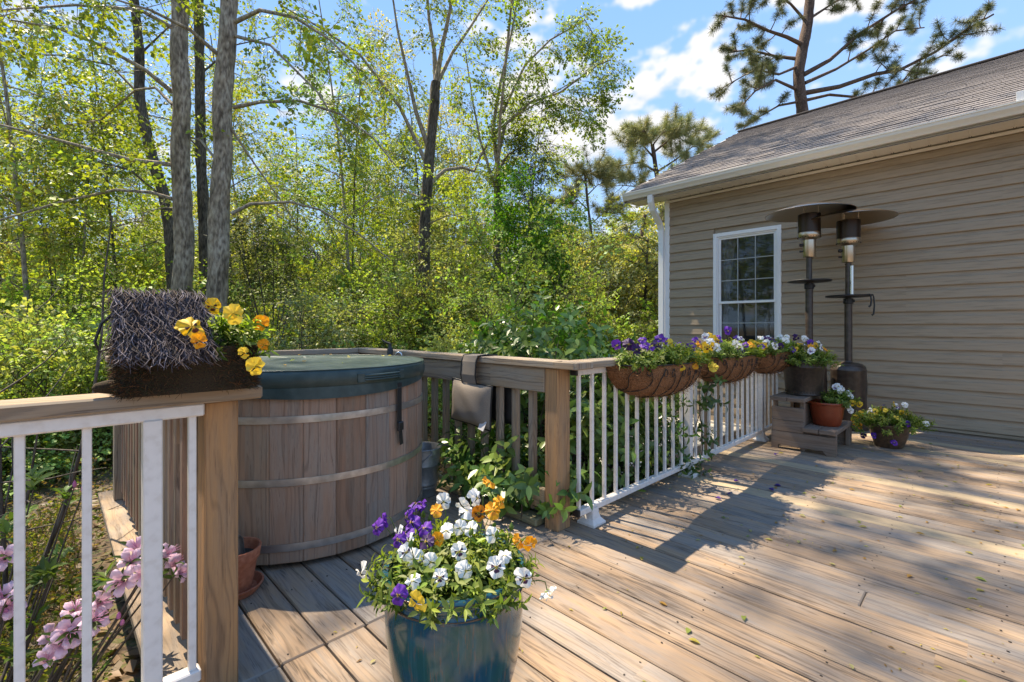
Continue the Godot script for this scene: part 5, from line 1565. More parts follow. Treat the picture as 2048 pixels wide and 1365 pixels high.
# ---------------------------------------------------------------- litter on the deck
func build_litter() -> void:
	var lm := []
	for v in 4:
		var m := MB.new()
		m.col = [Color(0.50, 0.42, 0.10), Color(0.30, 0.36, 0.08), Color(0.52, 0.30, 0.08), Color(0.55, 0.50, 0.22)][v]
		m.leaf(Vector3.ZERO, Vector3(1, 0, 0), Vector3.UP, 0.034, 0.017, 0.3, rf(-0.15, 0.2), true)
		lm.append(m.done())
	for k in 150:
		var x := -1.6 + 2.2 * pow(rf(0, 1), 0.9)
		var z := rf(-6.4, -0.7)
		if Vector2(x + 1.046, z + 0.801).length() < 0.2 or (x < -0.85 and z < -4.55 and z > -6.3) or Vector2(x + 0.65, z + 5.43).length() < 0.18: continue
		var v := rng.randi() % 4
		var s := rf(0.55, 1.15)
		var o := part(self, numbered("fallen_leaf"), lm[v], M.leaf, Transform3D(Basis(Vector3.UP, rf(0, TAU)) * Basis(Vector3(1, 0, 0), rf(-0.2, 0.2)) * Basis.from_scale(Vector3.ONE * s), Vector3(x, 0.0045, z)))
		var lab: String = ["small yellow leaf fallen on the deck boards", "small green leaf fallen on the deck boards", "small orange brown leaf fallen on the deck boards", "small pale leaf fallen on the deck boards"][v]
		tag(o, lab, "leaf", ["yellow", "green", "orange", "pale"][v] + " leaves fallen on the deck")
	var bits := MB.new()
	bits.leaf(Vector3.ZERO, Vector3(1, 0, 0), Vector3.UP, 0.013, 0.005, 0.2, 0.1)
	var mesh := bits.done()
	var xs := []
	var cs := []
	var clump := fn(44, 1.6, 3)
	for k in 3600:
		var p := Vector3(rf(-1.65, 1.2), 0.003, -6.5 + 5.8 * pow(rf(0, 1), 1.3))
		if clump.get_noise_2d(p.x, p.z) + rf(-0.25, 0.25) < 0.22: continue
		if Vector2(p.x + 1.046, p.z + 0.801).length() < 0.16: continue
		xs.append(Transform3D(Basis(Vector3.UP, rf(0, TAU)) * Basis.from_scale(Vector3.ONE * rf(0.5, 1.8)), p))
		cs.append(jit([Color(0.50, 0.40, 0.10), Color(0.30, 0.17, 0.06), Color(0.34, 0.20, 0.07), Color(0.45, 0.42, 0.12)][rng.randi() % 4], 0.3))
	var o := many(self, "leaf_litter", mesh, M.leaf, xs, cs)
	tag(o, "crumbs of dry leaf and catkin strewn over the deck", "litter")
	var pet := MB.new()
	pet.col = Color(0.07, 0.02, 0.2)
	pet.leaf(Vector3.ZERO, Vector3(1, 0, 0), Vector3.UP, 0.04, 0.03, 0.4, -0.1, true)
	var pmesh := pet.done()
	for q in [[1455, 988], [1430, 998], [1547, 984], [1549, 973], [1550, 912], [1478, 965]]:
		var w := pix(q[0], q[1], 1.08 * 940.0 / (q[1] - 656.0))
		var f := part(self, numbered("fallen_petal"), pmesh, M.petal, Transform3D(Basis(Vector3.UP, rf(0, TAU)), Vector3(w.x, 0.006, w.z)))
		tag(f, "violet pansy petal dropped on the deck boards", "petal", "violet petals dropped on the deck")
	# a few leaves on the tub cover
	for k in 14:
		var a := rf(0, TAU)
		var r := 0.58 * sqrt(rf(0, 1))
		var v := rng.randi() % 4
		var s := absf(sin(a)) * r
		var y := 0.8885 + 0.026 * (1.0 - s / 0.644) * (1.0 - pow(r / 0.631, 6.0)) + 0.004
		var fold := Vector3(0.6994, 0, -0.7148) * cos(a) * r + Vector3(0.7148, 0, 0.6994) * sin(a) * r
		var o2 := part(self, numbered("fallen_leaf"), lm[v], M.leaf, Transform3D(Basis(Vector3.UP, rf(0, TAU)) * Basis.from_scale(Vector3.ONE * rf(0.5, 0.95)), Vector3(-2.751, 0, -1.062) + fold + Vector3(0, y, 0)))
		tag(o2, ["small yellow leaf fallen on the tub cover", "small green leaf fallen on the tub cover", "small orange brown leaf fallen on the tub cover", "small pale leaf fallen on the tub cover"][v], "leaf", ["yellow", "green", "orange", "pale"][v] + " leaves fallen on the tub cover")

# ---------------------------------------------------------------- plants beyond the deck
var SP := {}

# a flat spray: a twig with side twigs, leaves set alternately along them and lying near one plane (x right, y outwards, z up)
func leaf_spray(n: int, len_: float, ll: float, lw: float, side: float, twig := 0.0025) -> ArrayMesh:
	var m := MB.new()
	var lines := [[Vector3.ZERO, Vector3(0.02, len_ * 0.5, 0.02), Vector3(0.0, len_, -0.05 * len_)]]
	for k in 4:
		var f := 0.22 + 0.17 * k
		var sgn := 1.0 if k % 2 else -1.0
		var b := Vector3(0.01, len_ * f, 0.01)
		var sl := side * (1.2 - 0.6 * f) * rf(0.75, 1.2)
		lines.append([b, b + Vector3(sgn * sl * 0.55, sl * 0.35, rf(-0.1, 0.1) * sl), b + Vector3(sgn * sl, sl * 0.75, rf(-0.3, 0.1) * sl)])
	if twig > 0.0:
		m.col = Color(0.35, 0.30, 0.2)
		for l in lines: m.tube(l, [twig, twig * 0.8, twig * 0.4], 3, false)
	for k in n:
		var l: Array = lines[0] if k % 5 < 2 else lines[1 + k % 4]
		var f := rf(0.3, 1.0) if k % 5 < 2 else rf(0.2, 1.0)
		var p: Vector3 = l[0].lerp(l[1], f * 2.0) if f < 0.5 else l[1].lerp(l[2], f * 2.0 - 1.0)
		var along: Vector3 = (l[2] - l[0]).normalized()
		var out := along.cross(Vector3(0, 0, 1)).normalized() * (1.0 if k % 2 else -1.0)
		var d := (along * rf(0.2, 1.0) + out * rf(0.5, 1.0) + Vector3(0, 0, rf(-0.75, 0.25))).normalized()
		var q := rf(0.72, 1.2)
		m.col = Color(q * rf(0.92, 1.1), q, q * rf(0.7, 1.2))
		var s := rf(0.55, 1.25)
		m.leaf(p + d * ll * 0.2, d, (Vector3(0, 0, 1) + rdir() * 0.55).normalized(), ll * s, lw * s, 0.12, rf(-0.05, 0.35))
	return m.done()

func needle_tuft(n: int, l: float) -> ArrayMesh:
	var m := MB.new()
	for k in n:
		var d := (Vector3.UP * 0.45 + rdir()).normalized()
		var q := rf(0.7, 1.2)
		m.col = Color(q * 1.05, q, q * 0.85)
		var s := d.cross(rdir()).normalized() * l * 0.017
		var p := Vector3(0, rf(-0.05, 0.12) * l, 0)
		m.quad(p - s, p + s, p + d * l * rf(0.75, 1.1) + s * 0.4 - Vector3(0, l * 0.1, 0), p + d * l * rf(0.75, 1.1) - s * 0.4 - Vector3(0, l * 0.1, 0))
	return m.done()

func make_sprays() -> void:
	SP.near = leaf_spray(15, 0.42, 0.085, 0.075, 0.22)
	SP.mid = leaf_spray(32, 0.52, 0.056, 0.047, 0.30)
	SP.far = leaf_spray(40, 0.60, 0.095, 0.08, 0.45, 0.0)
	SP.small = leaf_spray(30, 0.40, 0.038, 0.027, 0.22)
	SP.tuft = needle_tuft(52, 0.22)
	SP.tuft_far = needle_tuft(34, 0.30)
	var m := MB.new()
	m.col = Color(0.5, 0.45, 0.3)
	m.tube([Vector3.ZERO, Vector3(0.01, 0.12, 0), Vector3(0, 0.22, 0.01)], [0.003, 0.0025, 0.0015], 4, false)
	for k in 11:
		var a := k * 2.4
		var q := rf(0.7, 1.25)
		m.col = Color(q * rf(0.9, 1.1), q, q * rf(0.75, 1.1))
		m.leaf(Vector3(0, 0.04 + 0.018 * k, 0), Vector3(cos(a), rf(-0.2, 0.75), sin(a)).normalized(), Vector3.UP, rf(0.05, 0.082), rf(0.026, 0.038), 0.14, rf(0.0, 0.3), true)
	SP.waxy = m.done()

func spray_at(p: Vector3, d: Vector3, s: float) -> Transform3D:
	var y := (d + rdir() * 0.45).normalized()
	var x := y.cross(Vector3.UP + rdir() * 0.55)
	if x.length() < 0.05: x = y.cross(Vector3.RIGHT)
	x = x.normalized()
	return Transform3D(Basis(x * s, y * s, x.cross(y) * s), p)

func curve(start: Vector3, d: Vector3, l: float, sag: float, n := 6, wob := 0.12) -> Array:
	var pts := [start]
	var p := start
	var dd := d.normalized()
	for k in n:
		dd = (dd + Vector3(0, sag / n, 0) + rdir() * wob).normalized()
		p = p + dd * l / n
		pts.append(p)
	return pts
func taper(n: int, a: float, b: float) -> Array:
	var r := []
	for k in n: r.append(lerpf(a, b, pow(float(k) / maxi(1, n - 1), 0.8)))
	return r

# put twigs and leaf sprays along a limb
func dress(mb: MB, xs: Array, cs: Array, limb: Array, from: float, twigs: int, tl: float, per: int, size: float, tint: Color, sag := -0.5, vary := 0.3) -> void:
	var n := limb.size()
	for k in twigs:
		var f := (from + (1.0 - from) * (k + rf(0.2, 0.8)) / twigs) * (n - 1)
		var i := mini(int(f), n - 2)
		var p: Vector3 = limb[i].lerp(limb[i + 1], f - i)
		var along: Vector3 = (limb[i + 1] - limb[i]).normalized()
		var d := (along * 0.55 + rdir()).normalized()
		var tw := curve(p, d, tl * rf(0.5, 1.2), sag, 4, 0.18)
		mb.tube(tw, taper(5, 0.007 + 0.002 * tl, 0.002), 3, false)
		for j in per:
			var g := rf(0.15, 1.0) * 4.0
			var a := mini(int(g), 3)
			xs.append(spray_at(tw[a].lerp(tw[a + 1], g - a), (tw[a + 1] - tw[a]).normalized() + Vector3(0, -0.15, 0), size * rf(0.7, 1.25)))
			cs.append(jit(tint, vary, 0.13))

const SPRING := Color(0.37, 0.46, 0.075)
const FRESH := Color(0.27, 0.42, 0.065)
const PALE := Color(0.48, 0.47, 0.15)
const OLIVE := Color(0.36, 0.38, 0.12)

# a stout trunk: close rings, knots and uneven girth, lichen and scar patches in the bark colour
func rough_trunk(tr: MB, pts: Array, r0: float, r1: float) -> void:
	var c3 := Curve3D.new()
	for k in pts.size():
		var tan: Vector3 = (pts[min(k + 1, pts.size() - 1)] - pts[max(k - 1, 0)]) / 6.0
		c3.add_point(pts[k], -tan, tan)
	var n := int(c3.get_baked_length() / 0.12)
	var fine := []
	for k in n + 1: fine.append(c3.sample_baked(c3.get_baked_length() * k / n))
	tr.tube(fine, taper(n + 1, r0, r1), 22, true)
	var nz := fn(91, 1.0, 4)
	var nb := fn(92, 1.0, 3)
	for i in tr.v.size():
		var p := tr.v[i]
		var big := nz.get_noise_3d(p.x * 3.2, p.y * 1.1, p.z * 3.2)
		var ridge := nb.get_noise_3d(p.x * 16.0, p.y * 2.6, p.z * 16.0)
		tr.v[i] = p + tr.n[i] * (big * 0.035 + ridge * 0.014)
		var scar := clampf((nb.get_noise_3d(p.x * 5.0 + 30.0, p.y * 4.2, p.z * 5.0) - 0.28) * 6.0, 0.0, 0.8)
		var q := 1.0 + big * 0.75 + ridge * 0.6
		tr.c[i] = Color(q * 1.03, q * 0.98, q * 0.92).lerp(Color(0.25, 0.22, 0.2), scar)

# a tree given by its trunk and limbs, each [forward distance, [[px, py] ...], r0, r1, twigs, twig length, sprays per twig]
func built_tree(called: String, label: String, bark: Material, fwd: float, trunk: Array, r0: float, r1: float, limbs: Array, spray: Mesh, tint: Color, size: float, top := 0, extra_label := "") -> Node3D:
	var base := pix(trunk[0][0], trunk[0][1], fwd)
	base.y = ground_y(base.x, base.z) - 0.1
	var t := thing(called, label, "tree", base, extra_label)
	var pts := [Vector3.ZERO]
	for q in trunk: 
		if pix(q[0], q[1], fwd).y > base.y + 0.4: pts.append(pix(q[0], q[1], fwd) - base)
	var tr := MB.new()
	rough_trunk(tr, pts, r0, r1)
	part(t, "trunk", tr.done(), bark)
	var br := MB.new()
	var xs := []
	var cs := []
	for l in limbs:
		var lp := []
		for k in l[1].size():
			lp.append(pix(l[1][k][0], l[1][k][1], fwd + l[0] * float(k) / (l[1].size() - 1)) - base)
		br.tube(lp, taper(lp.size(), l[2], l[3]), 7, false)
		dress(br, xs, cs, lp, 0.22, l[4], l[5], l[6], size, tint)
	# upper crown above the picture, whose shade falls on the deck
	if top > 0:
		var tp: Vector3 = pts[pts.size() - 1]
		var td: Vector3 = (tp - pts[pts.size() - 2]).normalized()
		var lead := curve(tp, td + Vector3(0, 1.2, 0), 13.0, 0.3, 9, 0.05)
		br.tube(lead, taper(lead.size(), r1, 0.03), 10, false)
		for k in top:
			var f := (0.08 + 0.9 * float(k) / top) * 9.0
			var i := mini(int(f), 8)
			var a := k * 2.4
			var lb := curve(lead[i].lerp(lead[i + 1], f - i), Vector3(cos(a), rf(0.2, 0.7), sin(a)), rf(2.6, 4.8) * (1.1 - 0.02 * f), -0.1, 6, 0.12)
			br.tube(lb, taper(7, 0.045, 0.012), 5, false)
			dress(br, xs, cs, lb, 0.2, 6, 1.1, 3, size * 1.3, tint)
	part(t, "branches", br.done(), M.bark_pale if called == "forked_tree" else bark)
	many(t, "crown", spray, M.leaf, xs, cs)
	return t

# slender woodland tree, used as a pattern for copies
func wood_tree(label: String, group: String, hgt: float, r: float, from: float, nb: int, bl: float, spray: Mesh, size: float, tint: Color, bark: Material, per := 4) -> Node3D:
	var t := thing("woodland_tree", label, "tree", Vector3.ZERO, group)
	var tk := curve(Vector3(0, -0.2, 0), Vector3(rf(-0.06, 0.06), 1, rf(-0.06, 0.06)), hgt, 0.25, 9, 0.035)
	var tr := MB.new()
	tr.tube(tk, taper(10, r, r * 0.25), 9)
	part(t, "trunk", tr.done(), bark)
	var br := MB.new()
	var xs := []
	var cs := []
	for k in nb:
		var f := (from + (0.99 - from) * (k + rf(0.0, 0.8)) / nb) * 9.0
		var i := mini(int(f), 8)
		var a := k * 2.4 + rf(-0.5, 0.5)
		var lb := curve(tk[i].lerp(tk[i + 1], f - i), Vector3(cos(a), rf(0.1, 0.9), sin(a)), bl * rf(0.6, 1.2) * (1.1 - 0.07 * f), -0.15, 5, 0.15)
		br.tube(lb, taper(6, r * 0.3, 0.008), 4, false)
		dress(br, xs, cs, lb, 0.25, 5, bl * 0.35, per, size, tint)
	part(t, "branches", br.done(), bark)
	many(t, "crown", spray, M.leaf, xs, cs)
	return t

func shrub(called: String, label: String, group: String, hgt: float, wid: float, stems: int, spray: Mesh, size: float, tint: Color, per: int, mat: Material = null) -> Node3D:
	var t := thing(called, label, "shrub", Vector3.ZERO, group)
	var st := MB.new()
	var xs := []
	var cs := []
	for k in stems:
		var a := TAU * k / stems + rf(-0.4, 0.4)
		var lean := rf(0.1, 1.0)
		var s := curve(Vector3(cos(a) * 0.1, -0.1, sin(a) * 0.1), Vector3(cos(a) * wid * lean, hgt, sin(a) * wid * lean), hgt * rf(0.6, 1.15), -0.1, 6, 0.16)
		st.tube(s, taper(7, 0.011 * hgt * 0.6, 0.003), 4, false)
		dress(st, xs, cs, s, 0.12, 6, 0.38 * wid + 0.2, per, size, tint, 0.1)
	part(t, "stems", st.done(), M.twig)
	many(t, "leaves", spray, mat if mat else M.leaf, xs, cs)
	return t

func copy_at(proto: Node3D, p: Vector3, s: Vector3, label := "") -> Node3D:
	var c: Node3D = proto.duplicate()
	var nm := String(proto.name)
	var cut := nm.rfind("_0")
	c.name = numbered(nm.substr(0, cut) if cut > 0 else nm)
	add_child(c)
	c.transform = Transform3D(Basis(Vector3.UP, rf(0, TAU)).scaled(s), p)
	if label: c.set_meta("label", label)
	return c
func seat(p: Vector3) -> Vector3:
	return Vector3(p.x, ground_y(p.x, p.z), p.z)

func build_woods() -> void:
	# the two big smooth trunks and the darker ones round them
	built_tree("poplar_tree", "tall grey poplar with a pale smooth trunk arching boughs over the tub", M.bark_pale, 9.0, [[430, 700], [433, 600], [438, 500], [437, 420], [445, 320], [443, 230], [451, 130], [457, 20], [455, -120]], 0.20, 0.145, [
		[-1.0, [[468, 215], [520, 204], [600, 202], [680, 228], [745, 275], [790, 330]], 0.04, 0.012, 9, 0.7, 3],
		[0.8, [[462, 428], [500, 408], [580, 404], [640, 420], [720, 470], [780, 520]], 0.04, 0.012, 7, 0.6, 2],
		[-1.5, [[466, 46], [520, 20], [590, 35], [660, 80], [720, 140]], 0.045, 0.012, 10, 0.8, 3],
		[1.0, [[462, 258], [510, 330], [560, 400], [640, 520]], 0.025, 0.008, 6, 0.5, 2],
		[-1.2, [[462, 70], [540, 90], [640, 190], [700, 300]], 0.035, 0.01, 8, 0.7, 3],
		[1.5, [[440, 330], [400, 280], [360, 270], [300, 300]], 0.03, 0.01, 6, 0.7, 3],
		[-1.5, [[448, 120], [380, 60], [300, 20], [200, -10]], 0.045, 0.012, 9, 0.8, 3]], SP.near, SPRING, 1.0, 27)
	built_tree("poplar_tree", "tall grey poplar with dark branch scars standing left of the paler one", M.bark_pale, 9.6, [[367, 700], [363, 590], [368, 490], [364, 400], [359, 300], [364, 200], [357, 100], [360, 0], [354, -110]], 0.192, 0.145, [
		[-1.5, [[345, 185], [290, 140], [200, 90], [110, 55], [20, 40]], 0.05, 0.014, 11, 0.8, 3],
		[-2.0, [[345, 330], [260, 320], [150, 290], [60, 265], [-40, 240]], 0.05, 0.014, 11, 0.8, 3],
		[-1.5, [[350, 400], [300, 385], [230, 380], [120, 405], [0, 440], [-60, 455]], 0.04, 0.014, 10, 0.6, 3],
		[1.0, [[345, 210], [310, 175], [270, 180], [200, 240], [130, 250]], 0.035, 0.01, 8, 0.7, 3],
		[-2.0, [[352, 60], [280, 20], [150, 10], [0, 20]], 0.05, 0.012, 10, 0.9, 3],
		[0.5, [[375, 420], [330, 415], [275, 428]], 0.02, 0.008, 4, 0.5, 2]], SP.near, SPRING, 1.0, 11)
	built_tree("dark_tree", "dark leaning trunk rising behind the two grey poplars", M.bark_dark, 12.0, [[352, 690], [345, 560], [335, 430], [300, 300], [280, 200], [278, 100], [268, 0], [262, -60]], 0.16, 0.10, [
		[-1.0, [[330, 400], [260, 340], [180, 320], [60, 240]], 0.035, 0.01, 9, 0.8, 4],
		[1.0, [[280, 190], [220, 130], [120, 110], [0, 110]], 0.035, 0.01, 9, 0.8, 4],
		[0.0, [[278, 110], [330, 60], [380, 20]], 0.03, 0.01, 6, 0.8, 3]], SP.mid, SPRING, 1.25, 7)
	built_tree("dark_tree", "dark straight trunk half hidden between the two grey poplars", M.bark_dark, 13.0, [[412, 690], [410, 560], [405, 400], [400, 250], [398, 100], [396, -60]], 0.15, 0.11, [
		[0.0, [[402, 300], [340, 240], [250, 220]], 0.03, 0.01, 6, 0.8, 4], [1.0, [[398, 150], [470, 90], [560, 70]], 0.03, 0.01, 7, 0.9, 4]], SP.mid, SPRING, 1.25, 6)
	# forked tree in the middle
	built_tree("forked_tree", "forked tree with dark lower bark and a hooked side bough", M.bark_dark, 14.0, [[850, 690], [848, 560], [850, 430], [858, 330], [866, 230], [872, 165]], 0.20, 0.14, [
		[0.5, [[872, 165], [868, 100], [858, 40], [850, -60], [845, -150]], 0.085, 0.021, 12, 1.1, 4],
		[-1.0, [[872, 165], [885, 90], [900, 20], [910, -60], [925, -140]], 0.085, 0.021, 12, 1.1, 4],
		[1.0, [[873, 170], [905, 105], [940, 55], [975, 0], [1000, -60]], 0.065, 0.017, 11, 1.1, 4],
		[-1.0, [[858, 300], [832, 225], [815, 150], [795, 60], [780, -40]], 0.078, 0.021, 12, 1.1, 4],
		[-2.0, [[854, 330], [800, 215], [720, 110], [640, 55], [560, 10]], 0.065, 0.014, 13, 1.1, 4],
		[1.0, [[862, 365], [890, 340], [925, 335], [948, 343], [962, 310], [990, 265], [1020, 240], [1100, 190], [1185, 140]], 0.065, 0.014, 18, 1.0, 6],
		[0.0, [[855, 400], [800, 380], [740, 400], [690, 440]], 0.033, 0.008, 8, 0.9, 4],
		[-1.0, [[850, 450], [900, 430], [960, 440]], 0.026, 0.007, 6, 0.8, 4]], SP.mid, SPRING, 1.35, 0)
	built_tree("forked_tree", "slimmer forked tree hung with dark vine beside the open sky", M.bark_dark, 14.5, [[1000, 690], [995, 560], [994, 430], [997, 345]], 0.14, 0.10, [
		[0.0, [[997, 345], [985, 260], [1000, 170], [1020, 80], [1035, 0]], 0.08, 0.02, 14, 1.0, 6],
		[1.0, [[997, 340], [1015, 310], [1045, 292], [1075, 300]], 0.05, 0.015, 6, 0.8, 3],
		[-1.0, [[992, 330], [1010, 250], [1060, 205], [1120, 185], [1195, 130], [1222, 120]], 0.06, 0.015, 18, 0.9, 7],
		[1.0, [[1005, 225], [1050, 130], [1100, 80], [1170, 40], [1200, 90]], 0.05, 0.012, 18, 0.9, 7],
		[0.0, [[992, 380], [960, 280], [945, 200], [930, 100]], 0.05, 0.015, 9, 0.9, 4],
		[-5.0, [[995, 360], [1000, 240], [1015, 90], [1035, -120], [1050, -300], [1075, -420]], 0.055, 0.012, 16, 1.2, 7],
		[-4.5, [[1010, 130], [1030, -60], [1010, -260], [990, -380]], 0.04, 0.012, 14, 1.2, 7],
		[0.0, [[1100, 185], [1130, 210], [1170, 225], [1190, 235]], 0.02, 0.008, 9, 0.6, 6]], SP.mid, Color(0.27, 0.37, 0.05), 1.2, 0)
	# vine clumps
	for q in [[1062, 330, 14.3, 0.75, 1.3, "dark evergreen vine clump hanging beside the slim forked tree"], [545, 500, 11.0, 1.0, 1.0, "dark evergreen bush at the foot of the poplars"], [120, 330, 13.0, 1.3, 2.2, "dark vine covered mass among the leaves by the poplars"], [1030, 580, 13.5, 0.8, 1.2, "dark brushy tangle at the foot of the slim forked tree"]]:
		var c := pix(q[0], q[1], q[2])
		var g := ground_y(c.x, c.z)
		var t := thing("vine_clump", q[5], "vine", Vector3(c.x, g, c.z))
		var m := MB.new()
		var xs := []
		var cs := []
		for k in 9:
			var e := Vector3(rf(-1, 1) * q[3] * 0.7, c.y - g + rf(-0.8, 0.8) * q[4], rf(-1, 1) * q[3] * 0.7)
			var l := [Vector3(rf(-0.2, 0.2), -0.1, rf(-0.2, 0.2)), Vector3(e.x * 0.3, e.y * 0.5, e.z * 0.3), e]
			m.tube(l, [0.02, 0.014, 0.006], 5, false)
		for k in 260:
			var d := rdir() * pow(rf(0, 1), 0.4)
			xs.append(spray_at(Vector3(d.x * q[3], c.y - g + d.y * q[4], d.z * q[3]), Vector3(d.x, -0.5, d.z), rf(0.7, 1.3)))
			cs.append(jit(Color(0.06, 0.085, 0.022), 0.4, 0.15))
		part(t, "vine_stems", m.done(), M.bark_dark)
		many(t, "leaves", SP.small, M.leaf, xs, cs)
	# slender saplings in view, patterns for copies
	var lab := ["slender dark stemmed tree with yellow green spring leaves in the woods", "dark stemmed young tree with thin yellow green foliage in the woods", "pale stemmed young tree with fresh green leaves in the woods", "young tree with bright yellow green leaves and a slim dark stem", "young tree with straw yellow leaves in the woods", "pale stemmed young tree with olive leaves in the woods"]
	var grp := ["yellow green trees of the woods", "thinly leaved trees of the woods", "fresh green trees of the woods", "bright young trees of the woods", "straw yellow trees of the woods", "olive trees of the woods"]
	var protos := []
	for k in 6:
		protos.append(wood_tree(lab[k], grp[k], rf(9, 14), rf(0.045, 0.08), 0.22, 15, rf(1.5, 2.3), SP.mid, 1.4, [SPRING, SPRING, FRESH, SPRING, PALE, OLIVE][k], [M.bark_dark, M.bark_pale, M.bark_pale][k % 3], 3))
	var spots := []
	for q in [[692, 17], [705, 19], [722, 16], [742, 21], [520, 18], [545, 22], [925, 19], [735, 26], [600, 20], [785, 24], [900, 26], [640, 27], [480, 16], [240, 13], [150, 12], [60, 11], [-30, 12], [300, 19], [100, 20], [200, 24], [20, 17], [1040, 19], [1085, 24], [960, 23]]:
		spots.append(q)
	for k in 48:
		spots.append([rf(-140, 1190), rf(20, 52)])
	for k in spots.size():
		var p := seat(pix(spots[k][0], 656, spots[k][1]))
		var s := rf(0.85, 1.2) * (1.0 if spots[k][1] < 25 else 1.15)
		if k < 6:
			protos[k].position = p
		else:
			copy_at(protos[[0, 1, 3, 2, 0, 3, 1, 4][k % 8]], p, Vector3(s, s * rf(0.9, 1.2), s))
	# broad crowns far back that close the view
	var far_label := ["tall yellow green tree standing far back in the woods", "tall dull green tree standing far back in the woods", "tall straw coloured tree standing far back in the woods"]
	var fp := []
	for k in 3:
		fp.append(wood_tree(far_label[k], ["tall yellow green trees far back", "tall dull green trees far back", "tall straw coloured trees far back"][k], 15.0, 0.18, 0.12, 26, 3.4, SP.far, 1.7, [SPRING, Color(0.19, 0.23, 0.05), PALE][k], M.bark_dark, 5))
	for k in 58:
		var p := seat(pix(-260 + 29.0 * k + rf(-20, 20), 656, rf(42, 75)))
		var s := rf(0.75, 1.1)
		if k < 3: fp[k].position = p
		else: copy_at(fp[k % 3], p, Vector3(s, s * rf(0.7, 0.95), s))
	# trees beside and behind the viewer, mirrored in the window
	for q in [[-9.0, 7.0], [-6.5, 12.0], [-12.0, 10.0], [-4.0, 15.0], [-14.0, 4.0], [1.0, 17.0], [-16.0, 9.0], [-8.0, 10.0], [-5.5, 9.0], [-10.5, 13.0], [-7.0, 16.0], [-9.5, 18.0], [-3.0, 19.0], [-13.0, 15.0]]:
		copy_at(protos[int(absf(q[0])) % 4], seat(Vector3(q[0], 0, q[1])), Vector3(1.1, 1.0, 1.1))
	# bright green small tree and pale masses by the house
	var g1 := wood_tree("vivid green small tree beside the slim forked tree", "", 5.6, 0.07, 0.06, 26, 1.5, SP.mid, 1.2, Color(0.16, 0.35, 0.03), M.bark_dark, 6)
	g1.position = seat(pix(1085, 656, 12.5))
	var pl := ["pale yellow flowering oak near the corner of the house", "pale yellow oak behind the glossy shrub", "tan yellow oak half behind the house gutter", "tall pale oak under the flat topped pine"]
	for k in 4:
		var q: Array = [[1235, 16, 5.2], [1165, 18, 4.6], [1290, 13, 4.4], [1330, 21, 8.5]][k]
		var o := wood_tree(pl[k], "", q[2], 0.09, 0.05, 28, 2.0, SP.mid, 1.25, Color(0.53, 0.54, 0.20), M.bark_dark, 6)
		o.position = seat(pix(q[0], 656, q[1]))
	# understorey
	var sl := ["yellow green shrub in the undergrowth of the woods", "olive green shrub in the undergrowth of the woods", "pale straw green shrub in the undergrowth of the woods", "deep green shrub in the undergrowth of the woods", "tan leaved shrub in the undergrowth of the woods"]
	var sg := ["yellow green undergrowth shrubs", "olive undergrowth shrubs", "pale undergrowth shrubs", "deep green undergrowth shrubs", "tan undergrowth shrubs"]
	var sp := []
	for k in 5:
		sp.append(shrub("undergrowth_shrub", sl[k], sg[k], rf(1.6, 2.6), rf(0.8, 1.3), [13, 15, 13, 11, 16][k], [SP.small, SP.small, SP.mid, SP.mid, SP.small][k], [1.15, 1.0, 0.95, 1.1, 1.2][k], [Color(0.38, 0.53, 0.13), Color(0.33, 0.40, 0.14), Color(0.48, 0.55, 0.20), Color(0.30, 0.46, 0.10), Color(0.42, 0.46, 0.21)][k], [5, 4, 4, 4, 4][k]))
	var sspots := []
	for k in 20: sspots.append([-60 + 73.0 * k + rf(-25, 25), rf(7.0, 9.0)])
	for k in 30: sspots.append([-80 + 47.0 * k + rf(-25, 25), rf(9.5, 13.0)])
	for k in 34: sspots.append([-100 + 42.0 * k + rf(-25, 25), rf(13.0, 20.0)])
	for k in 30: sspots.append([-100 + 46.0 * k + rf(-25, 25), rf(20.0, 34.0)])
	for q in [[20, 5.2], [90, 5.6], [170, 5.9], [250, 6.4], [-60, 4.6]]: sspots.append(q)
	for k in sspots.size():
		var p := pix(sspots[k][0], 656, sspots[k][1])
		if p.x > -4.9 and p.z > -2.6: p.x = -4.9 - rf(0, 0.5)
		if p.x > -4.6 and p.z < -5.9: p.x = -4.9
		var s := rf(0.75, 1.25) * clampf(sspots[k][1] / 9.0, 0.8, 1.7)
		if k < 5: sp[k].position = seat(p)
		else: copy_at(sp[rng.randi() % 5], seat(p), Vector3(s, s * rf(0.8, 1.15), s))

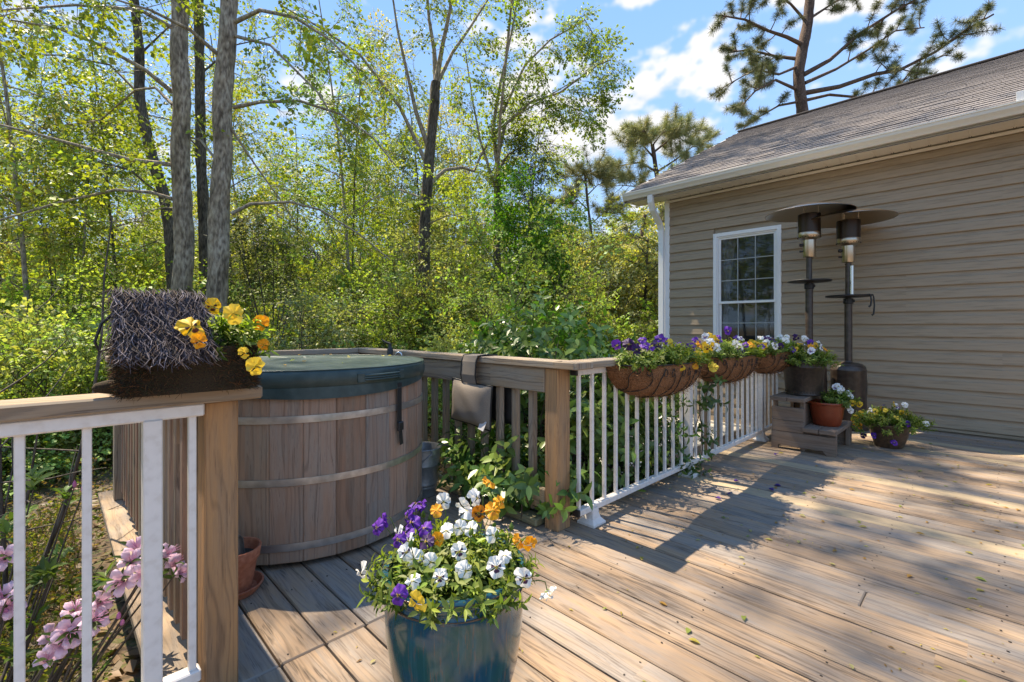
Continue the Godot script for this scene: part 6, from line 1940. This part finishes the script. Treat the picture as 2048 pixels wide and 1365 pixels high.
# ---------------------------------------------------------------- pines
func pine(label: String, fwd: float, trunk: Array, r0: float, r1: float, limbs: Array, tuft: Mesh, size: float, tint: Color, per: int) -> void:
	var base := pix(trunk[0][0], 656, fwd)
	base.y = ground_y(base.x, base.z) - 0.1
	var t := thing("pine_tree", label, "tree", base)
	var pts := [Vector3.ZERO]
	for q in trunk: pts.append(pix(q[0], q[1], fwd) - base)
	var tr := MB.new()
	rough_trunk(tr, pts, r0, r1)
	part(t, "trunk", tr.done(), M.bark_pine)
	var br := MB.new()
	var xs := []
	var cs := []
	for l in limbs:
		var lp := []
		for k in l[1].size():
			var dz: float = l[0] * float(k) / (l[1].size() - 1)
			lp.append(pix(l[1][k][0], l[1][k][1], fwd + dz) - base + rdir() * 0.04)
		br.tube(lp, taper(lp.size(), l[2], l[2] * 0.3), 6, false)
		var n: int = lp.size()
		for k in l[3] + 3:
			var f: float = (0.3 + 0.7 * minf(1.0, (k + rf(0.2, 0.9)) / (l[3] + 3))) * (n - 1)
			var i := mini(int(f), n - 2)
			var p: Vector3 = lp[i].lerp(lp[i + 1], f - i)
			var d: Vector3 = ((lp[i + 1] - lp[i]).normalized() * 0.7 + rdir()).normalized()
			var tw := curve(p, d, rf(0.5, 1.2) * size, 0.35, 4, 0.25)
			br.tube(tw, taper(5, 0.022, 0.008), 4, false)
			for j in per:
				var g := rf(1.2, 4.0)
				var a := mini(int(g), 3)
				xs.append(spray_at(tw[a].lerp(tw[a + 1], g - a), Vector3(0, 0.5, 0) + (tw[a + 1] - tw[a]).normalized(), rf(0.75, 1.2) * size))
				cs.append(jit(tint, 0.25, 0.1))
	part(t, "branches", br.done(), M.bark_pine)
	many(t, "crown", tuft, M.needle, xs, cs)

func build_pines() -> void:
	pine("big open crowned pine rising behind the roof ridge", 17.0, [[1606, 400], [1606, 235], [1597, 160], [1604, 105], [1615, 50], [1620, -20], [1622, -110]], 0.27, 0.15, [
		[-1.5, [[1608, 92], [1575, 72], [1540, 62], [1490, 42], [1445, 30]], 0.08, 10],
		[1.0, [[1600, 118], [1555, 112], [1500, 98], [1455, 108]], 0.07, 9],
		[-0.5, [[1602, 130], [1560, 150], [1510, 140], [1460, 170]], 0.06, 9],
		[-2.0, [[1598, 180], [1550, 160], [1510, 180], [1475, 220]], 0.06, 9],
		[0.0, [[1604, 204], [1560, 210], [1520, 235], [1485, 258]], 0.05, 3],
		[-1.0, [[1610, 150], [1660, 120], [1720, 70], [1790, 20], [1850, -10]], 0.09, 10],
		[1.5, [[1608, 165], [1670, 140], [1740, 100], [1790, 60], [1850, 55]], 0.07, 10],
		[-2.0, [[1606, 185], [1680, 175], [1750, 150], [1800, 140], [1870, 105], [1930, 60], [1985, 28]], 0.09, 12],
		[0.0, [[1612, 200], [1660, 190], [1720, 195], [1790, 180], [1830, 130], [1900, 108]], 0.06, 9],
		[1.0, [[1616, 40], [1660, 10], [1720, -30]], 0.06, 7],
		[-1.0, [[1616, 45], [1580, 10], [1540, -20], [1480, -40]], 0.06, 8],
		[1.0, [[1620, 0], [1590, -50], [1560, -90]], 0.06, 7], [0.0, [[1622, -20], [1680, -80], [1740, -110]], 0.06, 7]], SP.tuft, 0.9, Color(0.20, 0.215, 0.09), 11)
	pine("flat topped pine with tawny needles beyond the gutter", 30.0, [[1330, 500], [1322, 400], [1312, 340], [1305, 290]], 0.24, 0.12, [
		[0.0, [[1312, 345], [1280, 325], [1250, 330], [1222, 345]], 0.08, 10], [1.0, [[1310, 320], [1285, 290], [1262, 275]], 0.08, 11], [-1.0, [[1306, 300], [1300, 275], [1290, 260]], 0.07, 10],
		[0.0, [[1308, 305], [1340, 280], [1375, 268]], 0.08, 12], [1.0, [[1314, 345], [1350, 320], [1385, 295], [1415, 290]], 0.08, 12], [-1.0, [[1318, 375], [1360, 350], [1400, 330]], 0.07, 10], [0.0, [[1318, 390], [1280, 375], [1240, 370]], 0.07, 10], [0.0, [[1306, 292], [1325, 265], [1345, 262]], 0.06, 9]], SP.tuft_far, 1.5, Color(0.43, 0.43, 0.20), 11)
	pine("thin pine between the slim forked tree and the pale oaks", 25.0, [[1190, 600], [1186, 500], [1178, 430], [1172, 370], [1170, 345]], 0.13, 0.05, [
		[0.0, [[1176, 420], [1155, 400], [1140, 395]], 0.04, 7], [0.0, [[1174, 390], [1195, 372], [1210, 365]], 0.04, 7], [0.0, [[1180, 450], [1205, 430], [1220, 425]], 0.04, 7], [0.0, [[1172, 370], [1160, 352], [1150, 350]], 0.03, 6], [0.0, [[1183, 480], [1150, 470], [1135, 480]], 0.04, 7], [0.0, [[1171, 360], [1178, 345], [1185, 350]], 0.03, 6], [0.0, [[1186, 510], [1215, 490], [1230, 500]], 0.04, 7]], SP.tuft_far, 1.3, Color(0.28, 0.27, 0.11), 8)
	pine("dark trunked pine among the pale oaks by the downspout", 19.0, [[1280, 620], [1280, 540], [1284, 470], [1290, 430]], 0.12, 0.06, [
		[0.0, [[1283, 480], [1262, 470], [1245, 480]], 0.03, 5], [0.0, [[1286, 450], [1310, 440], [1325, 445]], 0.03, 5]], SP.tuft_far, 1.0, Color(0.15, 0.15, 0.06), 4)
	# green crown behind the big pine
	var g := wood_tree("fresh green broadleaf tree behind the big pine", "", 9.5, 0.16, 0.35, 24, 2.6, SP.mid, 1.7, Color(0.15, 0.25, 0.035), M.bark_dark, 5)
	g.position = seat(pix(1715, 656, 21))

# ---------------------------------------------------------------- near plants
func build_near_plants() -> void:
	# glossy shrub crowding through the rails
	var lab := ["glossy dark green shrub growing up behind the picket railing", "glossy shrub pushing through the white balusters", "low glossy sprigs leaning in over the bottom rail of the pickets"]
	var vol := [[Vector3(-2.45, -0.48, -2.75), Vector3(0.62, 0.62, 0.62), 1.02, 400], [Vector3(-2.02, -0.48, -3.05), Vector3(0.28, 0.62, 0.95), 0.62, 380], [Vector3(-2.12, -0.48, -2.0), Vector3(0.44, 0.13, 0.15), 0.60, 105]]
	for b in 3:
		var c: Vector3 = vol[b][0]
		var r: Vector3 = vol[b][1]
		var t := thing("glossy_shrub", lab[b], "shrub", c)
		var st := MB.new()
		var xs := []
		var cs := []
		var tips := []
		for k in 26:
			var a := rf(0, TAU)
			var s := curve(Vector3(cos(a) * 0.12, 0, sin(a) * 0.12), Vector3(cos(a) * r.x * rf(0.3, 1.2), vol[b][2] + 0.3, sin(a) * r.z * rf(0.3, 1.2)), (vol[b][2] + r.y * 0.3) * rf(0.75, 1.1), -0.1, 6, 0.12)
			st.tube(s, taper(7, 0.009, 0.003), 5, false)
			tips.append(s)
		for k in vol[b][3]:
			var d := rdir() * pow(rf(0, 1), 0.33)
			var p := Vector3(d.x * r.x, vol[b][2] + d.y * r.y, d.z * r.z)
			if p.x + c.x > -1.62 and b == 1 and rf(0, 1) < 0.6: p.x = -1.66 - c.x
			var s: Array = tips[rng.randi() % tips.size()]
			if k % 3 == 0: st.tube([s[4], (s[4] + p) * 0.5 + Vector3(0, 0.03, 0), p], [0.004, 0.003, 0.002], 4, false)
			xs.append(spray_at(p, Vector3(d.x, 0.6, d.z), rf(0.75, 1.2)))
			cs.append(jit(Color(0.12, 0.20, 0.045).lerp(Color(0.27, 0.36, 0.07), clampf(rf(-0.6, 1.0), 0, 1)), 0.25, 0.1))
		part(t, "stems", st.done(), M.twig)
		many(t, "leaves", SP.waxy, M.leaf_waxy, xs, cs)
	# climbing sprays on the railing between the first two baskets
	var vt := thing("climbing_vine", "leafy vine twining round the white post under the baskets", "vine", Vector3(-1.62, -0.45, -3.42))
	var vm := MB.new()
	var vx := []
	var vc := []
	for k in 6:
		var s := curve(Vector3(0, 0, rf(-0.1, 0.1)), Vector3(rf(-0.05, 0.05), 1, rf(-0.35, 0.35)), 1.25, 0.0, 8, 0.15)
		vm.tube(s, taper(9, 0.007, 0.003), 5, false)
		for j in 6:
			var g := rf(2.5, 8.0)
			var a := mini(int(g), 7)
			vx.append(spray_at(s[a].lerp(s[a + 1], g - a), rdir() + Vector3(0.5, 0, 0), rf(0.5, 0.9)))
			vc.append(jit(Color(0.10, 0.16, 0.04), 0.3, 0.12))
	part(vt, "stems", vm.done(), M.twig)
	many(vt, "leaves", SP.waxy, M.leaf_waxy, vx, vc)
	# azalea with pink flowers
	var az := thing("azalea_bush", "pink flowering azalea leaning through the white railing", "shrub", Vector3(-1.95, -0.5, 0.25))
	var am := MB.new()
	am.col = Color(0.66, 0.33, 0.62)
	for k in 5:
		var a := TAU * k / 5
		var st := am.v.size()
		for i in 4:
			for j in 5:
				var f := j / 2.0 - 1.0
				var rr: float = [0.004, 0.014, 0.03, 0.042][i]
				var w: float = [0.003, 0.011, 0.015, 0.006][i]
				var up: float = [-0.03, -0.008, 0.006, 0.004 - 0.006 * absf(f)][i]
				var q := rf(0.9, 1.08)
				am.col = Color(0.82 * q, 0.58 * q, 0.71 * q).lerp(Color(0.78, 0.34, 0.50), 0.5 if i < 2 and absf(f) < 0.6 else 0.0)
				am.put(Vector3(cos(a), 0, sin(a)) * rr + Vector3(-sin(a), 0, cos(a)) * f * w + Vector3(0, up - absf(f) * 0.004, 0), Vector3(cos(a) * 0.3, 1, sin(a) * 0.3), Vector2.ZERO)
		for i in 3:
			for j in 4:
				var p := st + i * 5 + j
				am.ix.append_array([p, p + 5, p + 1, p + 1, p + 5, p + 6])
	for k in 6:
		am.col = Color(0.6, 0.25, 0.45)
		var a := TAU * k / 6
		am.tube([Vector3(0, -0.02, 0), Vector3(cos(a) * 0.006, 0.01, sin(a) * 0.006), Vector3(cos(a) * 0.012, 0.036, sin(a) * 0.012)], [0.0006, 0.0006, 0.0008], 3, false)
	var afl := smoothed(am.done())
	var bm := MB.new()
	bm.col = Color(0.55, 0.22, 0.5)
	bm.lathe([Vector2(0.0, -0.005), Vector2(0.006, 0.008), Vector2(0.005, 0.022), Vector2(0.0, 0.038)], 8)
	var abud := bm.done()
	var stm := MB.new()
	var lx := []
	var lc := []
	var whorl := MB.new()
	for k in 8:
		var a := TAU * k / 8 + 0.2 * (k % 2)
		whorl.col = gray(rf(0.8, 1.2))
		whorl.leaf(Vector3(0, 0.004 * k, 0), Vector3(cos(a), 0.35 + 0.12 * k, sin(a)).normalized(), Vector3.UP, rf(0.034, 0.052), rf(0.011, 0.017), 0.15, 0.2, true)
	var wm := whorl.done()
	var root := Vector3.ZERO
	var FL := [[262, 1120, 1.42], [285, 1150, 1.40], [340, 1105, 1.50], [365, 1145, 1.50], [240, 1165, 1.38], [150, 1215, 1.34], [205, 1205, 1.36], [190, 1240, 1.33], [125, 1285, 1.30], [95, 1315, 1.28], [140, 1265, 1.31], [5, 1115, 1.30], [0, 1190, 1.26], [20, 1210, 1.30], [270, 1090, 1.46], [110, 1270, 1.34], [350, 1125, 1.53]]
	for f in FL:
		var p := pix(f[0], f[1], f[2]) - az.position
		var face := Vector3(rf(0.2, 0.9), rf(0.1, 0.8), rf(-0.6, 0.4)).normalized()
		var x := face.cross(Vector3(0.1, 0.2, 1)).normalized()
		var fl := part(az, "flower", afl, M.petal, Transform3D(Basis(x, face, x.cross(face)) * Basis.from_scale(Vector3.ONE * rf(0.75, 1.0)), p))
		fl.set_meta("label", "pink azalea flower")
		var tip := p - face * 0.03
		stm.tube([root + Vector3(rf(-0.1, 0.1), 0, rf(-0.1, 0.1)), tip * 0.5 + Vector3(rf(-0.08, 0.02), 0.02, rf(-0.05, 0.05)), tip], [0.007, 0.005, 0.0025], 5, false)
		lx.append(spray_at(tip + Vector3(-0.01, -0.01, 0), face + Vector3(0, 0.6, 0), rf(0.8, 1.1))); lc.append(jit(Color(0.10, 0.17, 0.045), 0.2, 0.1))
	for q in [[165, 985, 1.6], [148, 975, 1.6], [236, 1238, 1.38], [243, 1250, 1.38], [12, 1225, 1.3]]:
		var p := pix(q[0], q[1], q[2]) - az.position
		part(az, "bud", abud, M.petal, Transform3D(Basis(Vector3(0, 0, 1), rf(-1.0, -0.4)), p))
		stm.tube([root, p * 0.55, p], [0.006, 0.004, 0.002], 5, false)
	for q in [[70, 970, 1.5], [85, 1150, 1.4], [95, 1170, 1.4], [15, 1075, 1.35], [190, 1330, 1.3], [60, 1250, 1.35], [200, 1180, 1.45], [170, 1300, 1.35], [300, 1130, 1.5], [30, 1330, 1.25], [120, 1120, 1.6], [60, 1040, 1.7], [130, 1010, 1.7]]:
		for k in 3:
			var p := pix(q[0] + rf(-14, 14), q[1] + rf(-14, 14), q[2] + rf(0, 0.12)) - az.position
			lx.append(spray_at(p, Vector3(0, 1, 0), rf(0.8, 1.3))); lc.append(jit(Color(0.12, 0.20, 0.04), 0.3, 0.15))
			if k == 0: stm.tube([root + Vector3(rf(-0.1, 0.1), 0, rf(-0.1, 0.1)), p * 0.5 + Vector3(rf(-0.06, 0.02), 0, 0), p], [0.007, 0.005, 0.002], 5, false)
	part(az, "stems", stm.done(), M.twig)
	many(az, "leaves", wm, M.leaf, lx, lc)
	# bare saplings and weeds on the bank by the azalea
	var bs := thing("bare_sapling", "thin dark bare sapling stems rising behind the azalea", "shrub", Vector3(-3.3, -0.55, 0.55))
	var sb := MB.new()
	for k in 9:
		var s := curve(Vector3(rf(-0.5, 0.3), 0, rf(-0.5, 0.5)), Vector3(rf(-0.25, 0.25), 1, rf(-0.3, 0.3)), rf(1.0, 2.4), 0.1, 7, 0.09)
		sb.tube(s, taper(8, rf(0.008, 0.018), 0.003), 6, false)
		for j in 3:
			var tw := curve(s[2 + j], rdir() + Vector3(0, 0.6, 0), rf(0.3, 0.7), 0.1, 4, 0.15)
			sb.tube(tw, taper(5, 0.005, 0.002), 4, false)
	part(bs, "stems", sb.done(), M.bark_dark)
	# ground cover
	var gx := []
	var gc := []
	for k in 5200:
		var x := -1.9 - 13.0 * pow(rf(0, 1), 1.4)
		var z := rf(-9.0, 4.5)
		if x > -4.2 and z < -0.15 and z > -2.1: continue
		if x > -3.5 and z < -3.4: continue
		gx.append(Transform3D(Basis(Vector3.UP, rf(0, TAU)).scaled(Vector3.ONE * rf(0.25, 0.8)), Vector3(x, ground_y(x, z) - 0.03, z)))
		gc.append(jit([Color(0.15, 0.20, 0.04), Color(0.22, 0.25, 0.05), Color(0.09, 0.13, 0.03), Color(0.24, 0.17, 0.08)][rng.randi() % 4], 0.3, 0.1))
	for k in 2600:
		var x := rf(-5.5, -1.85)
		var z := rf(-0.12, 3.2)
		gx.append(Transform3D(Basis(Vector3.UP, rf(0, TAU)).scaled(Vector3.ONE * rf(0.2, 0.6)), Vector3(x, ground_y(x, z) - 0.03, z)))
		gc.append(jit([Color(0.19, 0.24, 0.05), Color(0.28, 0.30, 0.06), Color(0.12, 0.17, 0.035), Color(0.30, 0.22, 0.10)][rng.randi() % 4], 0.3, 0.1))
	var gcov := many(self, "ground_cover", SP.small, M.leaf, gx, gc)
	tag(gcov, "weeds and seedlings covering the woodland floor", "ground cover")
	var dx := []
	var dc := []
	var dl := MB.new()
	dl.leaf(Vector3.ZERO, Vector3(1, 0, 0), Vector3.UP, 0.075, 0.04, 0.25, -0.1)
	for k in 16000:
		var x := -1.8 - 9.0 * pow(rf(0, 1), 1.7)
		var z := rf(-8.0, 3.5)
		dx.append(Transform3D(Basis(Vector3.UP, rf(0, TAU)) * Basis(Vector3(1, 0, 0), rf(-0.5, 0.5)) * Basis.from_scale(Vector3.ONE * rf(0.5, 1.3)), Vector3(x, ground_y(x, z) + 0.012, z)))
		dc.append(jit([Color(0.23, 0.14, 0.08), Color(0.32, 0.22, 0.14), Color(0.13, 0.08, 0.045), Color(0.36, 0.28, 0.20)][rng.randi() % 4], 0.3))
	var dlit := many(self, "dead_leaves", dl.done(), M.leaf, dx, dc)
	tag(dlit, "brown dead leaves lying on the woodland floor", "leaves")

func _ready() -> void:
	rng.seed = 20250411
	set_view()
	make_materials()
	build_ground()
	build_deck()
	build_house()
	build_railings()
	make_sprays()
	rng.seed = 777
	build_woods()
	build_pines()
	build_near_plants()
	rng.seed = 4242
	make_flowers()
	build_tub()
	build_cushion()
	build_bucket()
	build_blue_pot()
	build_pots()
	build_baskets()
	build_birdhouse()
	build_heaters()
	build_litter()
